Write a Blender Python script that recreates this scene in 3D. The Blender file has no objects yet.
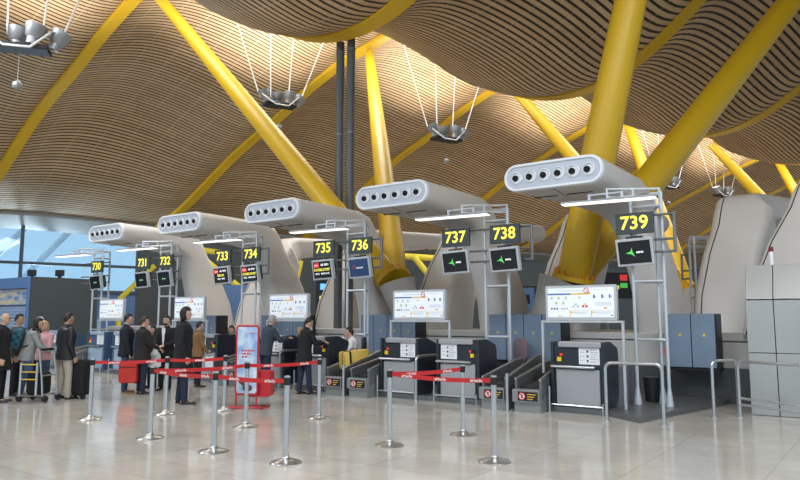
import bpy, bmesh, math, random
from mathutils import Vector, Matrix
random.seed(7)
SC = bpy.context.scene
COL = SC.collection
PI = math.pi
# ------------------------------------------------------------------ frames of reference
# camera stands at the origin, 1.6 m up, looking along +Y.  The check-in row runs along R, the island depth along P.
RZ = math.atan2(-.5907, .8069)
R = Vector((math.cos(RZ), math.sin(RZ), 0)); P = Vector((-math.sin(RZ), math.cos(RZ), 0))
O = Vector((2.618, 11.973, 0))
def W(u, v, z=0): return O + R*u + P*v + Vector((0, 0, z))
BAY = 3.75
# roof lattice: beams run along RF, the bays repeat along RE
RE = Vector((.8151, .5793, 0)); RF = Vector((-.8070, .5906, 0)); SB = 9.541; OA = Vector((-3.523, 31.714, 0))
def roof(k, t, z): return OA + RE*(SB*k) + RF*t + Vector((0, 0, z))

# ------------------------------------------------------------------ materials
MATS = {}
def mat(name, col, rough=.5, metal=0, noise=0, nscale=6, emit=0, bump=0, bscale=80, alpha=1, coat=0):
    if name in MATS: return MATS[name]
    m = bpy.data.materials.new(name); m.use_nodes = True; nt = m.node_tree; b = nt.nodes['Principled BSDF']
    b.inputs['Base Color'].default_value = (*col, 1); b.inputs['Roughness'].default_value = rough; b.inputs['Metallic'].default_value = metal
    if coat: b.inputs['Coat Weight'].default_value = coat
    if noise or bump:
        tc = nt.nodes.new('ShaderNodeTexCoord')
    if noise:
        n = nt.nodes.new('ShaderNodeTexNoise'); n.inputs['Scale'].default_value = nscale; n.inputs['Detail'].default_value = 4
        nt.links.new(tc.outputs['Object'], n.inputs['Vector'])
        cr = nt.nodes.new('ShaderNodeMix'); cr.data_type = 'RGBA'
        cr.inputs[6].default_value = (*[c*(1-noise) for c in col], 1); cr.inputs[7].default_value = (*[min(1, c*(1+noise)) for c in col], 1)
        nt.links.new(n.outputs['Fac'], cr.inputs[0]); nt.links.new(cr.outputs[2], b.inputs['Base Color'])
    if bump:
        n2 = nt.nodes.new('ShaderNodeTexNoise'); n2.inputs['Scale'].default_value = bscale
        nt.links.new(tc.outputs['Object'], n2.inputs['Vector'])
        bp = nt.nodes.new('ShaderNodeBump'); bp.inputs['Strength'].default_value = bump; bp.inputs['Distance'].default_value = .01
        nt.links.new(n2.outputs['Fac'], bp.inputs['Height']); nt.links.new(bp.outputs['Normal'], b.inputs['Normal'])
    if emit:
        b.inputs['Emission Color'].default_value = (*col, 1); b.inputs['Emission Strength'].default_value = emit
    if alpha < 1: b.inputs['Alpha'].default_value = alpha
    MATS[name] = m
    return m
M = dict(
 shell=mat('warm grey moulded shell', (.63, .60, .572), .45, noise=.04, nscale=1.5),
 fascia=mat('pale fascia', (.46, .50, .58), .4),
 rim=mat('fascia rim', (.74, .76, .80), .4),
 black=mat('matt black', (.012, .012, .014), .5),
 hole=mat('duct darkness', (.004, .004, .005), .9),
 navy=mat('dark navy laminate', (.022, .027, .038), .35, noise=.15, nscale=8),
 deskgrey=mat('brushed grey panel', (.40, .41, .43), .38, .35, noise=.06, nscale=12),
 navy_skylit=mat('navy laminate with painted window light', (.05, .10, .19), .35, noise=.1),  # this and the next: desk colours with bluish window light mixed in
 deskgrey_skylit=mat('grey panel with painted window light', (.34, .44, .56), .4, .2, noise=.05),
 sidegrey=mat('side grey panel', (.22, .23, .25), .45, .2, noise=.06),
 steel=mat('satin stainless steel', (.58, .60, .62), .28, .9, noise=.05, nscale=20),
 lightsteel=mat('pale painted tube', (.62, .66, .71), .35, .35),
 darksteel=mat('dark steel', (.20, .21, .22), .4, .6, noise=.1),
 convgrey=mat('conveyor steel', (.33, .34, .34), .38, .6, noise=.08, nscale=9),
 rubber=mat('belt rubber', (.025, .025, .027), .6, noise=.2, nscale=30),
 blue=mat('blue grey cabinet', (.20, .27, .37), .45, .1, noise=.06, nscale=4),
 signgrey=mat('sign dark green grey', (.040, .052, .056), .4),
 screen=mat('screen glass black', (.008, .009, .013), .15),
 screenblue=mat('screen glass blue', (.02, .045, .12), .2, emit=.35),
 monitor=mat('monitor silver bezel', (.55, .57, .60), .4, .3),
 yellowlit=mat('lit yellow numerals', (1.0, .90, .10), .5, emit=.45),
 green=mat('lit green', (.12, .7, .12), .5, emit=.3),
 white=mat('white print', (.86, .87, .88), .5),
 whitelit=mat('white lit print', (.9, .92, .95), .5, emit=.5),
 redlit=mat('red lit print', (.8, .05, .05), .5, emit=.4),
 tube=mat('fluorescent tube', (1, .98, .93), .5, emit=1.3),
 yellow=mat('yellow structural paint', (.66, .41, .012), .42, noise=.06, nscale=.6),
 concrete=mat('grey concrete', (.40, .38, .355), .8, noise=.12, nscale=3),
 pipe=mat('dark grey pipe paint', (.10, .11, .115), .45, noise=.08),
 red=mat('red webbing', (.58, .022, .025), .6, noise=.08, nscale=20),
 redpaint=mat('red powder coat', (.52, .02, .03), .4),
 paper=mat('white paper', (.80, .82, .86), .7),
 ink=mat('grey ink', (.45, .47, .5), .7),
 printblue=mat('blue print', (.05, .16, .55), .6),
 printyellow=mat('yellow print', (.85, .55, .05), .6),
 printgreen=mat('green print', (.35, .55, .08), .6),
 printred=mat('red print', (.65, .05, .06), .6),
 yellowplastic=mat('yellow plastic', (.85, .62, .02), .4),
 sand=mat('pale gallery cladding', (.52, .51, .49), .5, noise=.05),
 darkwall=mat('dark grey wall panel', (.075, .085, .09), .45, .2, noise=.12, nscale=2),
 kioskblue=mat('kiosk blue', (.10, .20, .42), .5, noise=.06),
 cladding=mat('brushed cladding', (.46, .47, .46), .36, .55, noise=.10, nscale=1.2),
 mauve=mat('mauve chair fabric', (.20, .14, .17), .9, noise=.2, nscale=40, bump=.2),
 chrome=mat('chrome', (.8, .8, .82), .12, 1),
 lampgrey=mat('lamp housing grey', (.34, .35, .36), .4, .5),
 cable=mat('pale cable', (.78, .76, .74), .5),
 soffit=mat('grey soffit', (.25, .26, .255), .6, noise=.08, nscale=2),
 mullion=mat('window mullion', (.10, .13, .17), .5, .3),
 strut=mat('white steel strut', (.80, .82, .84), .5),
 amber=mat('amber tip', (.7, .3, .02), .5),
)
def glass_mat():
    m = bpy.data.materials.new('facade glass'); m.use_nodes = True; nt = m.node_tree; nt.nodes.clear()
    o = nt.nodes.new('ShaderNodeOutputMaterial'); mx = nt.nodes.new('ShaderNodeMixShader')
    t = nt.nodes.new('ShaderNodeBsdfTransparent'); t.inputs[0].default_value = (.80, .92, 1, 1)
    g = nt.nodes.new('ShaderNodeBsdfGlossy'); g.inputs['Roughness'].default_value = .03; g.inputs[0].default_value = (.8, .9, 1, 1)
    mx.inputs[0].default_value = .02
    nt.links.new(t.outputs[0], mx.inputs[1]); nt.links.new(g.outputs[0], mx.inputs[2]); nt.links.new(mx.outputs[0], o.inputs[0])
    return m
M['glass'] = glass_mat()

def slat_mat(pitch):
    m = bpy.data.materials.new('bamboo slats'); m.use_nodes = True; nt = m.node_tree; N = nt.nodes; L = nt.links; b = N['Principled BSDF']
    uv = N.new('ShaderNodeUVMap'); uv.uv_map = 'lattice'
    sx = N.new('ShaderNodeSeparateXYZ'); L.new(uv.outputs[0], sx.inputs[0])
    def math_(op, a, c=None, d=None):
        n = N.new('ShaderNodeMath'); n.operation = op
        for i, q in enumerate((a, c, d)):
            if q is None: continue
            if isinstance(q, (int, float)): n.inputs[i].default_value = q
            else: L.new(q, n.inputs[i])
        return n.outputs[0]
    tt = math_('DIVIDE', sx.outputs[1], pitch)
    fr = math_('FRACT', tt); idx = math_('FLOOR', tt)
    d = math_('ABSOLUTE', math_('SUBTRACT', fr, .5))
    slat = math_('SMOOTH_MIN', math_('MULTIPLY', math_('SUBTRACT', .36, d), 14), 1.0, .1)
    slat = math_('MAXIMUM', slat, 0.0)
    wn = N.new('ShaderNodeTexWhiteNoise'); wn.noise_dimensions = '2D'
    cb = N.new('ShaderNodeCombineXYZ'); L.new(idx, cb.inputs[0]); L.new(math_('FLOOR', math_('DIVIDE', sx.outputs[0], 2.4)), cb.inputs[1]); L.new(cb.outputs[0], wn.inputs['Vector'])
    ns = N.new('ShaderNodeTexNoise'); ns.inputs['Scale'].default_value = .35; ns.inputs['Detail'].default_value = 3; L.new(uv.outputs[0], ns.inputs['Vector'])
    var = math_('ADD', math_('MULTIPLY', wn.outputs[0], .45), math_('MULTIPLY', ns.outputs['Fac'], .6))
    ramp = N.new('ShaderNodeMix'); ramp.data_type = 'RGBA'; ramp.inputs[6].default_value = (.42, .27, .135, 1); ramp.inputs[7].default_value = (.66, .47, .27, 1)
    L.new(var, ramp.inputs[0])
    mx = N.new('ShaderNodeMix'); mx.data_type = 'RGBA'; mx.inputs[6].default_value = (.028, .018, .012, 1)
    L.new(slat, mx.inputs[0]); L.new(ramp.outputs[2], mx.inputs[7])
    # thin hanger rails crossing the slats
    rl = math_('LESS_THAN', math_('FRACT', math_('DIVIDE', sx.outputs[0], 1.19)), .022)
    rl = math_('MULTIPLY', rl, .45)
    m2 = N.new('ShaderNodeMix'); m2.data_type = 'RGBA'; L.new(rl, m2.inputs[0]); L.new(mx.outputs[2], m2.inputs[6]); m2.inputs[7].default_value = (.6, .52, .42, 1)
    L.new(m2.outputs[2], b.inputs['Base Color']); b.inputs['Roughness'].default_value = .6
    bp = N.new('ShaderNodeBump'); bp.inputs['Strength'].default_value = .6; bp.inputs['Distance'].default_value = .04
    L.new(slat, bp.inputs['Height']); L.new(bp.outputs['Normal'], b.inputs['Normal'])
    return m
M['slats'] = slat_mat(.205); M['fineslats'] = slat_mat(.165)

def floor_mat():
    m = bpy.data.materials.new('polished stone floor'); m.use_nodes = True; nt = m.node_tree; N = nt.nodes; L = nt.links; b = N['Principled BSDF']
    tc = N.new('ShaderNodeTexCoord'); mp = N.new('ShaderNodeMapping'); mp.inputs['Rotation'].default_value = (0, 0, -RZ); L.new(tc.outputs['Object'], mp.inputs[0])
    br = N.new('ShaderNodeTexBrick'); br.offset = 0; br.inputs['Scale'].default_value = 1; br.inputs['Brick Width'].default_value = 1.2; br.inputs['Row Height'].default_value = .6
    br.inputs['Mortar Size'].default_value = .006; br.inputs['Color1'].default_value = (.50, .47, .415, 1); br.inputs['Color2'].default_value = (.57, .535, .475, 1); br.inputs['Mortar'].default_value = (.40, .37, .325, 1)
    L.new(mp.outputs[0], br.inputs['Vector'])
    ns = N.new('ShaderNodeTexNoise'); ns.inputs['Scale'].default_value = 1.6; ns.inputs['Detail'].default_value = 8; ns.inputs['Roughness'].default_value = .65; L.new(mp.outputs[0], ns.inputs['Vector'])
    mx = N.new('ShaderNodeMix'); mx.data_type = 'RGBA'; mx.blend_type = 'SOFT_LIGHT'; mx.inputs[0].default_value = .8
    L.new(br.outputs['Color'], mx.inputs[6]); L.new(ns.outputs['Color'], mx.inputs[7])
    bw = N.new('ShaderNodeRGBToBW'); L.new(ns.outputs['Color'], bw.inputs[0])
    mx2 = N.new('ShaderNodeMix'); mx2.data_type = 'RGBA'; mx2.blend_type = 'SOFT_LIGHT'; mx2.inputs[0].default_value = .7
    L.new(br.outputs['Color'], mx2.inputs[6]); L.new(bw.outputs[0], mx2.inputs[7]); L.new(mx2.outputs[2], b.inputs['Base Color'])
    rr = N.new('ShaderNodeMapRange'); rr.inputs[3].default_value = .07; rr.inputs[4].default_value = .17; L.new(ns.outputs['Fac'], rr.inputs[0]); L.new(rr.outputs[0], b.inputs['Roughness'])
    b.inputs['Specular IOR Level'].default_value = .6
    return m
M['floor'] = floor_mat()

# ------------------------------------------------------------------ mesh builder
class MB:
    def __init__(s): s.v = []; s.f = []; s.m = []; s.uv = None; s.cm = 0
    def mi(s, i): s.cm = i; return s
    def add(s, vs, fs):
        o = len(s.v); s.v += [tuple(p) for p in vs]; s.f += [tuple(i+o for i in f) for f in fs]; s.m += [s.cm]*len(fs); return s
    def box(s, x0, x1, y0, y1, z0, z1):
        vs = [(x, y, z) for z in (z0, z1) for y in (y0, y1) for x in (x0, x1)]
        return s.add(vs, [(0, 2, 3, 1), (4, 5, 7, 6), (0, 1, 5, 4), (2, 6, 7, 3), (0, 4, 6, 2), (1, 3, 7, 5)])
    def loft(s, rings, caps=True, closed=False):
        n = len(rings[0]); vs = [p for r in rings for p in r]; fs = []
        for i in range(len(rings) - (0 if closed else 1)):
            j = (i+1) % len(rings)
            for k in range(n):
                k2 = (k+1) % n
                fs.append((i*n+k, i*n+k2, j*n+k2, j*n+k))
        if caps and not closed: fs += [tuple(range(n-1, -1, -1)), tuple((len(rings)-1)*n+k for k in range(n))]
        return s.add(vs, fs)
    def tube(s, pts, r, n=10, closed=False):
        pts = [Vector(p) for p in pts]; m = len(pts)
        rs = r if isinstance(r, (list, tuple)) else [r]*m
        rings = []; prev = None
        for i, p in enumerate(pts):
            a = pts[i-1] if (i > 0 or closed) else p; c = pts[(i+1) % m] if (i < m-1 or closed) else p
            d = ((p-a).normalized() + (c-p).normalized()) if (p-a).length > 1e-9 and (c-p).length > 1e-9 else (c-a)
            d.normalize()
            if prev is None:
                up = Vector((0, 0, 1)) if abs(d.z) < .9 else Vector((1, 0, 0))
                x = up.cross(d).normalized()
            else:
                x = (prev - d*prev.dot(d)).normalized()
            prev = x; y = d.cross(x)
            rings.append([p + (x*math.cos(2*PI*k/n) + y*math.sin(2*PI*k/n))*rs[i] for k in range(n)])
        return s.loft(rings, closed=closed)
    def lathe(s, prof, n=24, c=(0, 0, 0), axis='z'):
        rings = []
        for r, z in prof:
            r = max(r, 1e-4)
            if axis == 'z': rings.append([(c[0]+r*math.cos(2*PI*k/n), c[1]+r*math.sin(2*PI*k/n), c[2]+z) for k in range(n)])
            elif axis == 'y': rings.append([(c[0]+r*math.cos(2*PI*k/n), c[1]+z, c[2]-r*math.sin(2*PI*k/n)) for k in range(n)])
            else: rings.append([(c[0]+z, c[1]+r*math.cos(2*PI*k/n), c[2]+r*math.sin(2*PI*k/n)) for k in range(n)])
        return s.loft(rings)
    def prism_x(s, poly, x0, x1):      # poly in (y,z)
        return s.loft([[(x0, y, z) for y, z in poly], [(x1, y, z) for y, z in poly]])
    def prism_z(s, poly, z0, z1):
        return s.loft([[(x, y, z0) for x, y in poly], [(x, y, z1) for x, y in poly]])
    def prism_y(s, poly, y0, y1):      # poly in (x,z)
        return s.loft([[(x, y1, z) for x, z in poly], [(x, y0, z) for x, z in poly]])
    def ell(s, c, r, nu=14, nv=9, M3=None):
        rings = []
        for i in range(nv+1):
            th = -PI/2 + PI*i/nv; cz = math.sin(th); cr = max(math.cos(th), .01)
            ring = []
            for k in range(nu):
                q = Vector((r[0]*cr*math.cos(2*PI*k/nu), r[1]*cr*math.sin(2*PI*k/nu), r[2]*cz))
                if M3: q = M3 @ q
                ring.append(Vector(c)+q)
            rings.append(ring)
        return s.loft(rings)
    def cap(s, p0, r0, p1, r1, n=12):  # tapered capsule
        p0 = Vector(p0); p1 = Vector(p1); d = p1-p0; L = d.length
        if L < 1e-6: return s.ell(p0, (r0, r0, r0))
        d /= L; pts = []; rs = []
        for a in (-.98, -.8, -.45): pts.append(p0+d*(r0*a)); rs.append(r0*math.sqrt(1-a*a))
        pts.append(p0); rs.append(r0); pts.append(p1); rs.append(r1)
        for a in (.45, .8, .98): pts.append(p1+d*(r1*a)); rs.append(r1*math.sqrt(1-a*a))
        return s.tube(pts, rs, n)
    def quad(s, a, b, c, d): return s.add([a, b, c, d], [(0, 1, 2, 3)])
    def mesh(s, name):
        me = bpy.data.meshes.new(name); me.from_pydata(s.v, [], s.f); me.validate(); 
        bm = bmesh.new(); bm.from_mesh(me); bmesh.ops.recalc_face_normals(bm, faces=bm.faces); bm.to_mesh(me); bm.free()
        return me
    def build(s, name, mats, parent=None, bevel=0, smooth=True, label=None, seg=2, ang=40, loc=None, rot=None):
        me = s.mesh(name)
        if not isinstance(mats, (list, tuple)): mats = [mats]
        for m in mats: me.materials.append(m)
        if len(mats) > 1 and len(me.polygons) == len(s.m):
            me.polygons.foreach_set('material_index', s.m)
        return link(name, me, parent, bevel, smooth, label, seg, ang, loc, rot)
def link(name, me, parent=None, bevel=0, smooth=True, label=None, seg=2, ang=40, loc=None, rot=None):
    o = bpy.data.objects.new(name, me); COL.objects.link(o)
    if smooth:
        me.polygons.foreach_set('use_smooth', [True]*len(me.polygons))
        if not bevel:
            try: me.set_sharp_from_angle(angle=math.radians(ang))
            except Exception: pass
    if bevel:
        b = o.modifiers.new('bevel', 'BEVEL'); b.width = bevel; b.segments = seg; b.limit_method = 'ANGLE'; b.angle_limit = math.radians(35); b.harden_normals = True
    if parent: o.parent = parent
    if loc is not None: o.location = loc
    if rot is not None: o.rotation_euler = rot
    if label: o['label'] = label
    return o
def tag(o, label, cat, group=None, kind=None):
    o['label'] = label; o['category'] = cat
    if group: o['group'] = group
    if kind: o['kind'] = kind
    return o
def thing(name, label, cat, loc, rz=0, group=None):
    o = bpy.data.objects.new(name, None); COL.objects.link(o); o.location = loc; o.rotation_euler = (0, 0, rz); o.empty_display_size = .2
    return tag(o, label, cat, group)
def rowthing(name, label, cat, u, v, z=0, rot=0, group=None): return thing(name, label, cat, W(u, v, z), RZ+rot, group)
def struct(o): o['kind'] = 'structure'; return o
def dup(root, loc, rz, label, group=None):
    r = root.copy(); COL.objects.link(r); r.location = loc; r.rotation_euler = (0, 0, rz); r['label'] = label
    if group: r['group'] = group
    def rec(src, dst):
        for ch in list(src.children):
            c = ch.copy(); COL.objects.link(c); c.parent = dst; rec(ch, c)
    rec(root, r)
    return r
def text(name, s, size, m, parent, loc, rot=(PI/2, 0, 0), bold=.012, align='CENTER', depth=.002, sx=1.0, label=None):
    cu = bpy.data.curves.new(name, 'FONT'); cu.body = s; cu.size = size; cu.align_x = align; cu.align_y = 'CENTER'; cu.extrude = depth; cu.offset = bold*size; cu.resolution_u = 3
    t = bpy.data.objects.new(name, cu); COL.objects.link(t)
    dg = bpy.context.evaluated_depsgraph_get(); me = bpy.data.meshes.new_from_object(t.evaluated_get(dg)); bpy.data.objects.remove(t); bpy.data.curves.remove(cu)
    me.materials.clear(); me.materials.append(m)
    for v in me.vertices: v.co.x *= sx
    o = bpy.data.objects.new(name, me); COL.objects.link(o); o.parent = parent; o.location = loc; o.rotation_euler = rot
    if label: o['label'] = label
    return o
def interp(tab, t):
    if t <= tab[0][0]: return tab[0][1]
    for (a, za), (b, zb) in zip(tab, tab[1:]):
        if t <= b:
            f = (t-a)/(b-a); return za+(zb-za)*f
    return tab[-1][1]
def smooth_tab(tab, lo, hi, step=.5, passes=3):
    xs = [lo+i*step for i in range(int(round((hi-lo)/step))+1)]; ys = [interp(tab, x) for x in xs]
    for _ in range(passes): ys = [ys[0]]+[(ys[i-1]+2*ys[i]+ys[i+1])/4 for i in range(1, len(ys)-1)]+[ys[-1]]
    return list(zip(xs, ys))

# ------------------------------------------------------------------ setting: floor
mb = MB(); mb.box(-45, 75, -14, 95, -.2, 0)
struct(mb.build('floor', M['floor'], smooth=False))

# ------------------------------------------------------------------ roof canopies (wave in both directions), yellow beams in the troughs
TAB_A = [(-5, 14.45), (-4, 14.4), (-2.6, 14.0), (-1, 13.7), (0, 13.25), (1.5, 12.65), (3, 11.8), (5, 10.95), (7, 10.0), (9, 8.85), (10.7, 7.9), (12, 7.35), (13.4, 6.9)]
TAB_B = [(-39, 9.0), (-37, 9.4), (-34, 9.75), (-31.4, 10.), (-27.4, 11.8), (-24.4, 13.25), (-21.8, 14.), (-20.4, 14.4), (-19.4, 14.2), (-18, 13.4), (-16.5, 12.0), (-14.8, 10.68), (-13.4, 10.05), (-12.2, 9.88), (-10.8, 10.05), (-9.6, 10.5), (-8.6, 11.1)]
def waveamp(e, t=0): return .45*min(1, abs(e))*max(0, min(1, (10.5-t)/5)) + .46*(1-math.cos(2*PI*(e+.13+.05*math.sin(2*PI*e))))*max(.15, min(1, (13.4-t)/6.5))
def waveB(e, t=0): return .56*(1-math.cos(2*PI*(e+.14+.06*math.sin(2*PI*e))))-.2
def canopy(name, tab, k0, k1, t0, t1, wv, thick=.12):
    prof = smooth_tab(tab, t0, t1, .45)
    nk = int((k1-k0)*22); bm = bmesh.new(); uvl = bm.loops.layers.uv.new('lattice')
    grid = []
    for i in range(nk+1):
        e = k0+(k1-k0)*i/nk
        grid.append([bm.verts.new(roof(e, t, z+wv(e, t))) for t, z in prof])
    for i in range(nk):
        for j in range(len(prof)-1):
            f = bm.faces.new((grid[i][j], grid[i+1][j], grid[i+1][j+1], grid[i][j+1])); f.smooth = True
            for l, (ii, jj) in zip(f.loops, ((i, j), (i+1, j), (i+1, j+1), (i, j+1))):
                l[uvl].uv = ((k0+(k1-k0)*ii/nk)*SB+200, prof[jj][0]+200)
    # closed dark edge strips so the canopy has thickness
    me = bpy.data.meshes.new(name); bm.to_mesh(me); bm.free(); me.materials.append(M['fineslats'] if t1 > 0 else M['slats']); me.materials.append(M['black'])
    o = link(name, me, smooth=False)
    for p in me.polygons: p.use_smooth = True
    so = o.modifiers.new('thickness', 'SOLIDIFY'); so.thickness = thick; so.offset = 1; so.material_offset_rim = 1; so.material_offset = 0
    return struct(o), prof
ceilA, profA = canopy('ceiling', TAB_A, -3.6, 7.2, -4.6, 13.2, waveamp)
ceilB, profB = canopy('ceiling', TAB_B, -6.5, 6.5, -39, -8.8, waveB)
def beam(k, prof, wv, w, h, label):
    rings = []
    for t, z in prof:
        zz = z+wv(k, t)-.02
        rings.append([roof(k, t, zz+dz)+RE*dx for dx, dz in ((-w/2, -h), (w/2, -h), (w/2, .05), (-w/2, .05))])
    o = MB().loft([[tuple(p) for p in r] for r in rings]).build('roof_beam', M['yellow'], smooth=True, ang=50)
    return tag(o, label, 'beam', 'yellow curved beams under the bamboo ceiling')
namesA = {-3: 'curved yellow beam of the far canopy, outside the frame on the left', -2: 'curved yellow beam under the far canopy left of the hanging lamp at top left corner', -1: 'curved yellow beam crossing the far bamboo canopy at top left of the photo', 0: 'curved yellow beam running down from the top of the upright yellow column to the head above 734',
          1: 'curved yellow beam passing behind the hanging lamp above the 737 unit', 2: 'curved yellow beam meeting the far canopy just left of the 739 nozzle unit', 3: 'curved yellow beam behind the thick yellow columns at centre right', 4: 'curved yellow beam sloping down to the right-hand grey arch', 5: 'curved yellow beam at far right behind the leaning grey leg', 6: 'furthest curved yellow beam at the right edge'}
for k in range(-2, 6): beam(k, profA, waveamp, .46, .2, namesA[k])
namesB = {-2: 'near canopy yellow beam above the left of the hall', -1: 'near canopy yellow beam ending above the two dark pipes', 0: 'near canopy yellow beam crossing behind the thick upright column', 1: 'near canopy yellow beam rising to the right edge beyond the thick columns', 2: 'near canopy yellow beam furthest to the right'}
for k in (-1, 0, 1, 2): beam(k, [q for q in profB if q[0] > -30], waveB, .56, .14, namesB[k])
# grey soffit closing the far canopy, then the glazed end wall
mb = MB(); n = 90; rings = []
for i in range(n+1):
    k = -3.6+10.8*i/n; z = profA[-1][1]+waveamp(k, 13.2)
    rings.append([tuple(roof(k, 13.0, z+.3)), tuple(roof(k, 13.15, z-.05)), tuple(roof(k, 14.0, z-.42)), tuple(roof(k, 14.8, z-.62)), tuple(roof(k, 15.0, z+.3))])
struct(mb.loft(rings).build('trim_1', M['soffit']))
# end wall: clear glazing at the left, dark spandrel wall to the right
def wall_strip(name, k0, k1, z0, z1, m, t=14.4, d=.12):
    mb = MB(); a = roof(k0, t, 0); b = roof(k1, t, 0)
    q = [a-RF*(d/2), b-RF*(d/2), b+RF*(d/2), a+RF*(d/2)]
    mb.prism_z([(p.x, p.y) for p in q], z0, z1); return struct(mb.build(name, m, smooth=False))
wall_strip('wall_back_left', -3.6, -.05, 0, 3.0, M['kioskblue'])
for i, (k0, k1) in enumerate(((-3.6, -1.35), (-1.35, -.68), (-.68, -.05))):
    wall_strip('window_%d' % (i+1), k0+.005, k1-.005, 3.0, 8.2, M['glass'], d=.04)
wall_strip('wall_back', -.05, 7.2, 0, 8.4, M['darkwall'])
mb = MB()
for k in (-1.35, -.68, -.05, -2.3): 
    a = roof(k, 14.3, 0); mb.box(a.x-.07, a.x+.07, a.y-.07, a.y+.07, 3.0, 8.2)
for z, r in ((3.05, .12), (4.55, .09)):
    mb.tube([roof(-3.6, 14.3, z), roof(-.05, 14.3, z)], r, 6)
struct(mb.build('trim_2', M['mullion'], smooth=False))
# white struts of the facade, standing outside the glass
for i, (k0, z0, k1, z1, lb) in enumerate(((-.9, 0, -.15, 9.0, 'white inclined steel strut outside the glazing, right one'), (-1.18, 0, -.37, 9.0, 'white inclined steel strut outside the glazing, at the left edge'))):
    mb = MB().tube([roof(k0, 16.2, z0), roof(k1, 16.2, z1)], .2, 12)
    tag(mb.build('facade_strut', M['strut']), lb, 'strut', 'white struts outside the glazing')
o = MB().box(-60, -4, 36, 90, -.3, -.02).build('ground_outside', M['concrete'], smooth=False); struct(o)

# ------------------------------------------------------------------ inclined yellow columns in V pairs
def column(base, top, r, label, lean):
    b = Vector(base); tp = Vector(top); t = thing('yellow_column', label, 'column', (b.x, b.y, b.z), 0, 'inclined yellow columns')
    off = b.copy(); b -= off; tp -= off
    pts = [b.lerp(tp, f) for f in (0, .08, .3, .55, .8, 1)]
    MB().tube(pts, [r*.95, r, r*.98, r*.88, r*.74, r*.6], 28).build('shaft', M['yellow'], t)
    d = (tp-b).normalized()
    fl = MB().tube([b-d*.05, b+d*.06], r*1.22, 28)
    x = Vector((0, 0, 1)).cross(d).normalized(); y = d.cross(x)
    fo = fl.build('flange', M['yellow'], t)
    bolts = MB()
    for i in range(14):
        c = b+(x*math.cos(2*PI*i/14)+y*math.sin(2*PI*i/14))*r*1.1
        bolts.tube([c+d*.05, c+d*.16], .035, 6)
    bolts.build('bolt_ring', M['amber'], fo)
    return t, off
def vpair(base, lean, tops, r, labs):
    # shared concrete stump, leaning like the pair
    bx, by, bz = base
    zb = 1.3 if by < 30 else 0
    st = thing('concrete_column_base', labs[2], 'column base', (bx-lean[0], by-lean[1], zb), 0, 'concrete bases of the yellow columns')
    c0 = Vector((0, 0, 0)); c1 = Vector((lean[0], lean[1], bz-.02-zb))
    MB().tube([c0, c0.lerp(c1, .5), c1], [r*1.0, r*1.15, r*1.5], 24).build('stump', M['concrete'], st)
    for tp, lb in zip(tops, labs[:2]):
        d = (Vector(tp)-Vector(base)).normalized(); 
        s = Vector((tp[0]-base[0], tp[1]-base[1], 0)).normalized()*(.72*r)
        column((bx+s.x, by+s.y, bz+.1), tp, r, lb, lean)
def tp(k, t, z): v = roof(k, t, z); return (v.x, v.y, v.z)
vpair((-.08, 18., 2.55), (-.35, .15), (tp(-1, -2.6, 13.75), tp(0, -2.6, 13.75)), .33, ('long slender yellow column leaning up to the left, from behind the 735 head', 'nearly upright slender yellow column right of the two dark pipes', 'concrete base of the yellow columns behind the 736 sign'))
vpair((3.84, 16., 2.42), (.5, -.05), (tp(-1, -21.6, 13.9), tp(0, -21.6, 13.9)), .4, ('thick near yellow column leaning slightly right above the 739 head', 'thick near yellow column leaning far to the right behind the 739 head', 'concrete base of the thick yellow columns left of the 739 information panel'))
vpair((14.9, 35.0, 3.0), (.4, .5), (tp(1, -2.6, 13.75), tp(2, -2.6, 13.75)), .44, ('distant yellow column leaning left, behind the 739 nozzle unit', 'distant yellow column seen just right of the 739 sign', 'concrete base hidden behind the 739 leg'))
vpair((31., 46.5, 3.2), (.4, .5), (tp(3, -2.6, 13.75), tp(4, -2.6, 13.75)), .46, ('distant yellow column above the right-hand grey arch', 'furthest yellow column at the right edge', 'concrete base hidden behind the right-hand arch'))
# two dark down pipes
for u, lb in ((-8.45, 'dark grey vertical pipe, left of the pair in front of the yellow column'), (-8.02, 'dark grey vertical pipe, right of the pair in front of the yellow column')):
    p = W(u, 4.0, 1.3); t = thing('down_pipe', lb, 'pipe', p, 0, 'pair of dark vertical pipes')
    MB().lathe([(.125, 0), (.125, 8.75)], 20).build('pipe', M['pipe'], t)
    for z in (2.9, 5.8, 8.4): MB().lathe([(.125, z), (.138, z), (.138, z+.06), (.125, z+.06)], 20).build('pipe_clamp', M['darksteel'], t)

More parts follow.
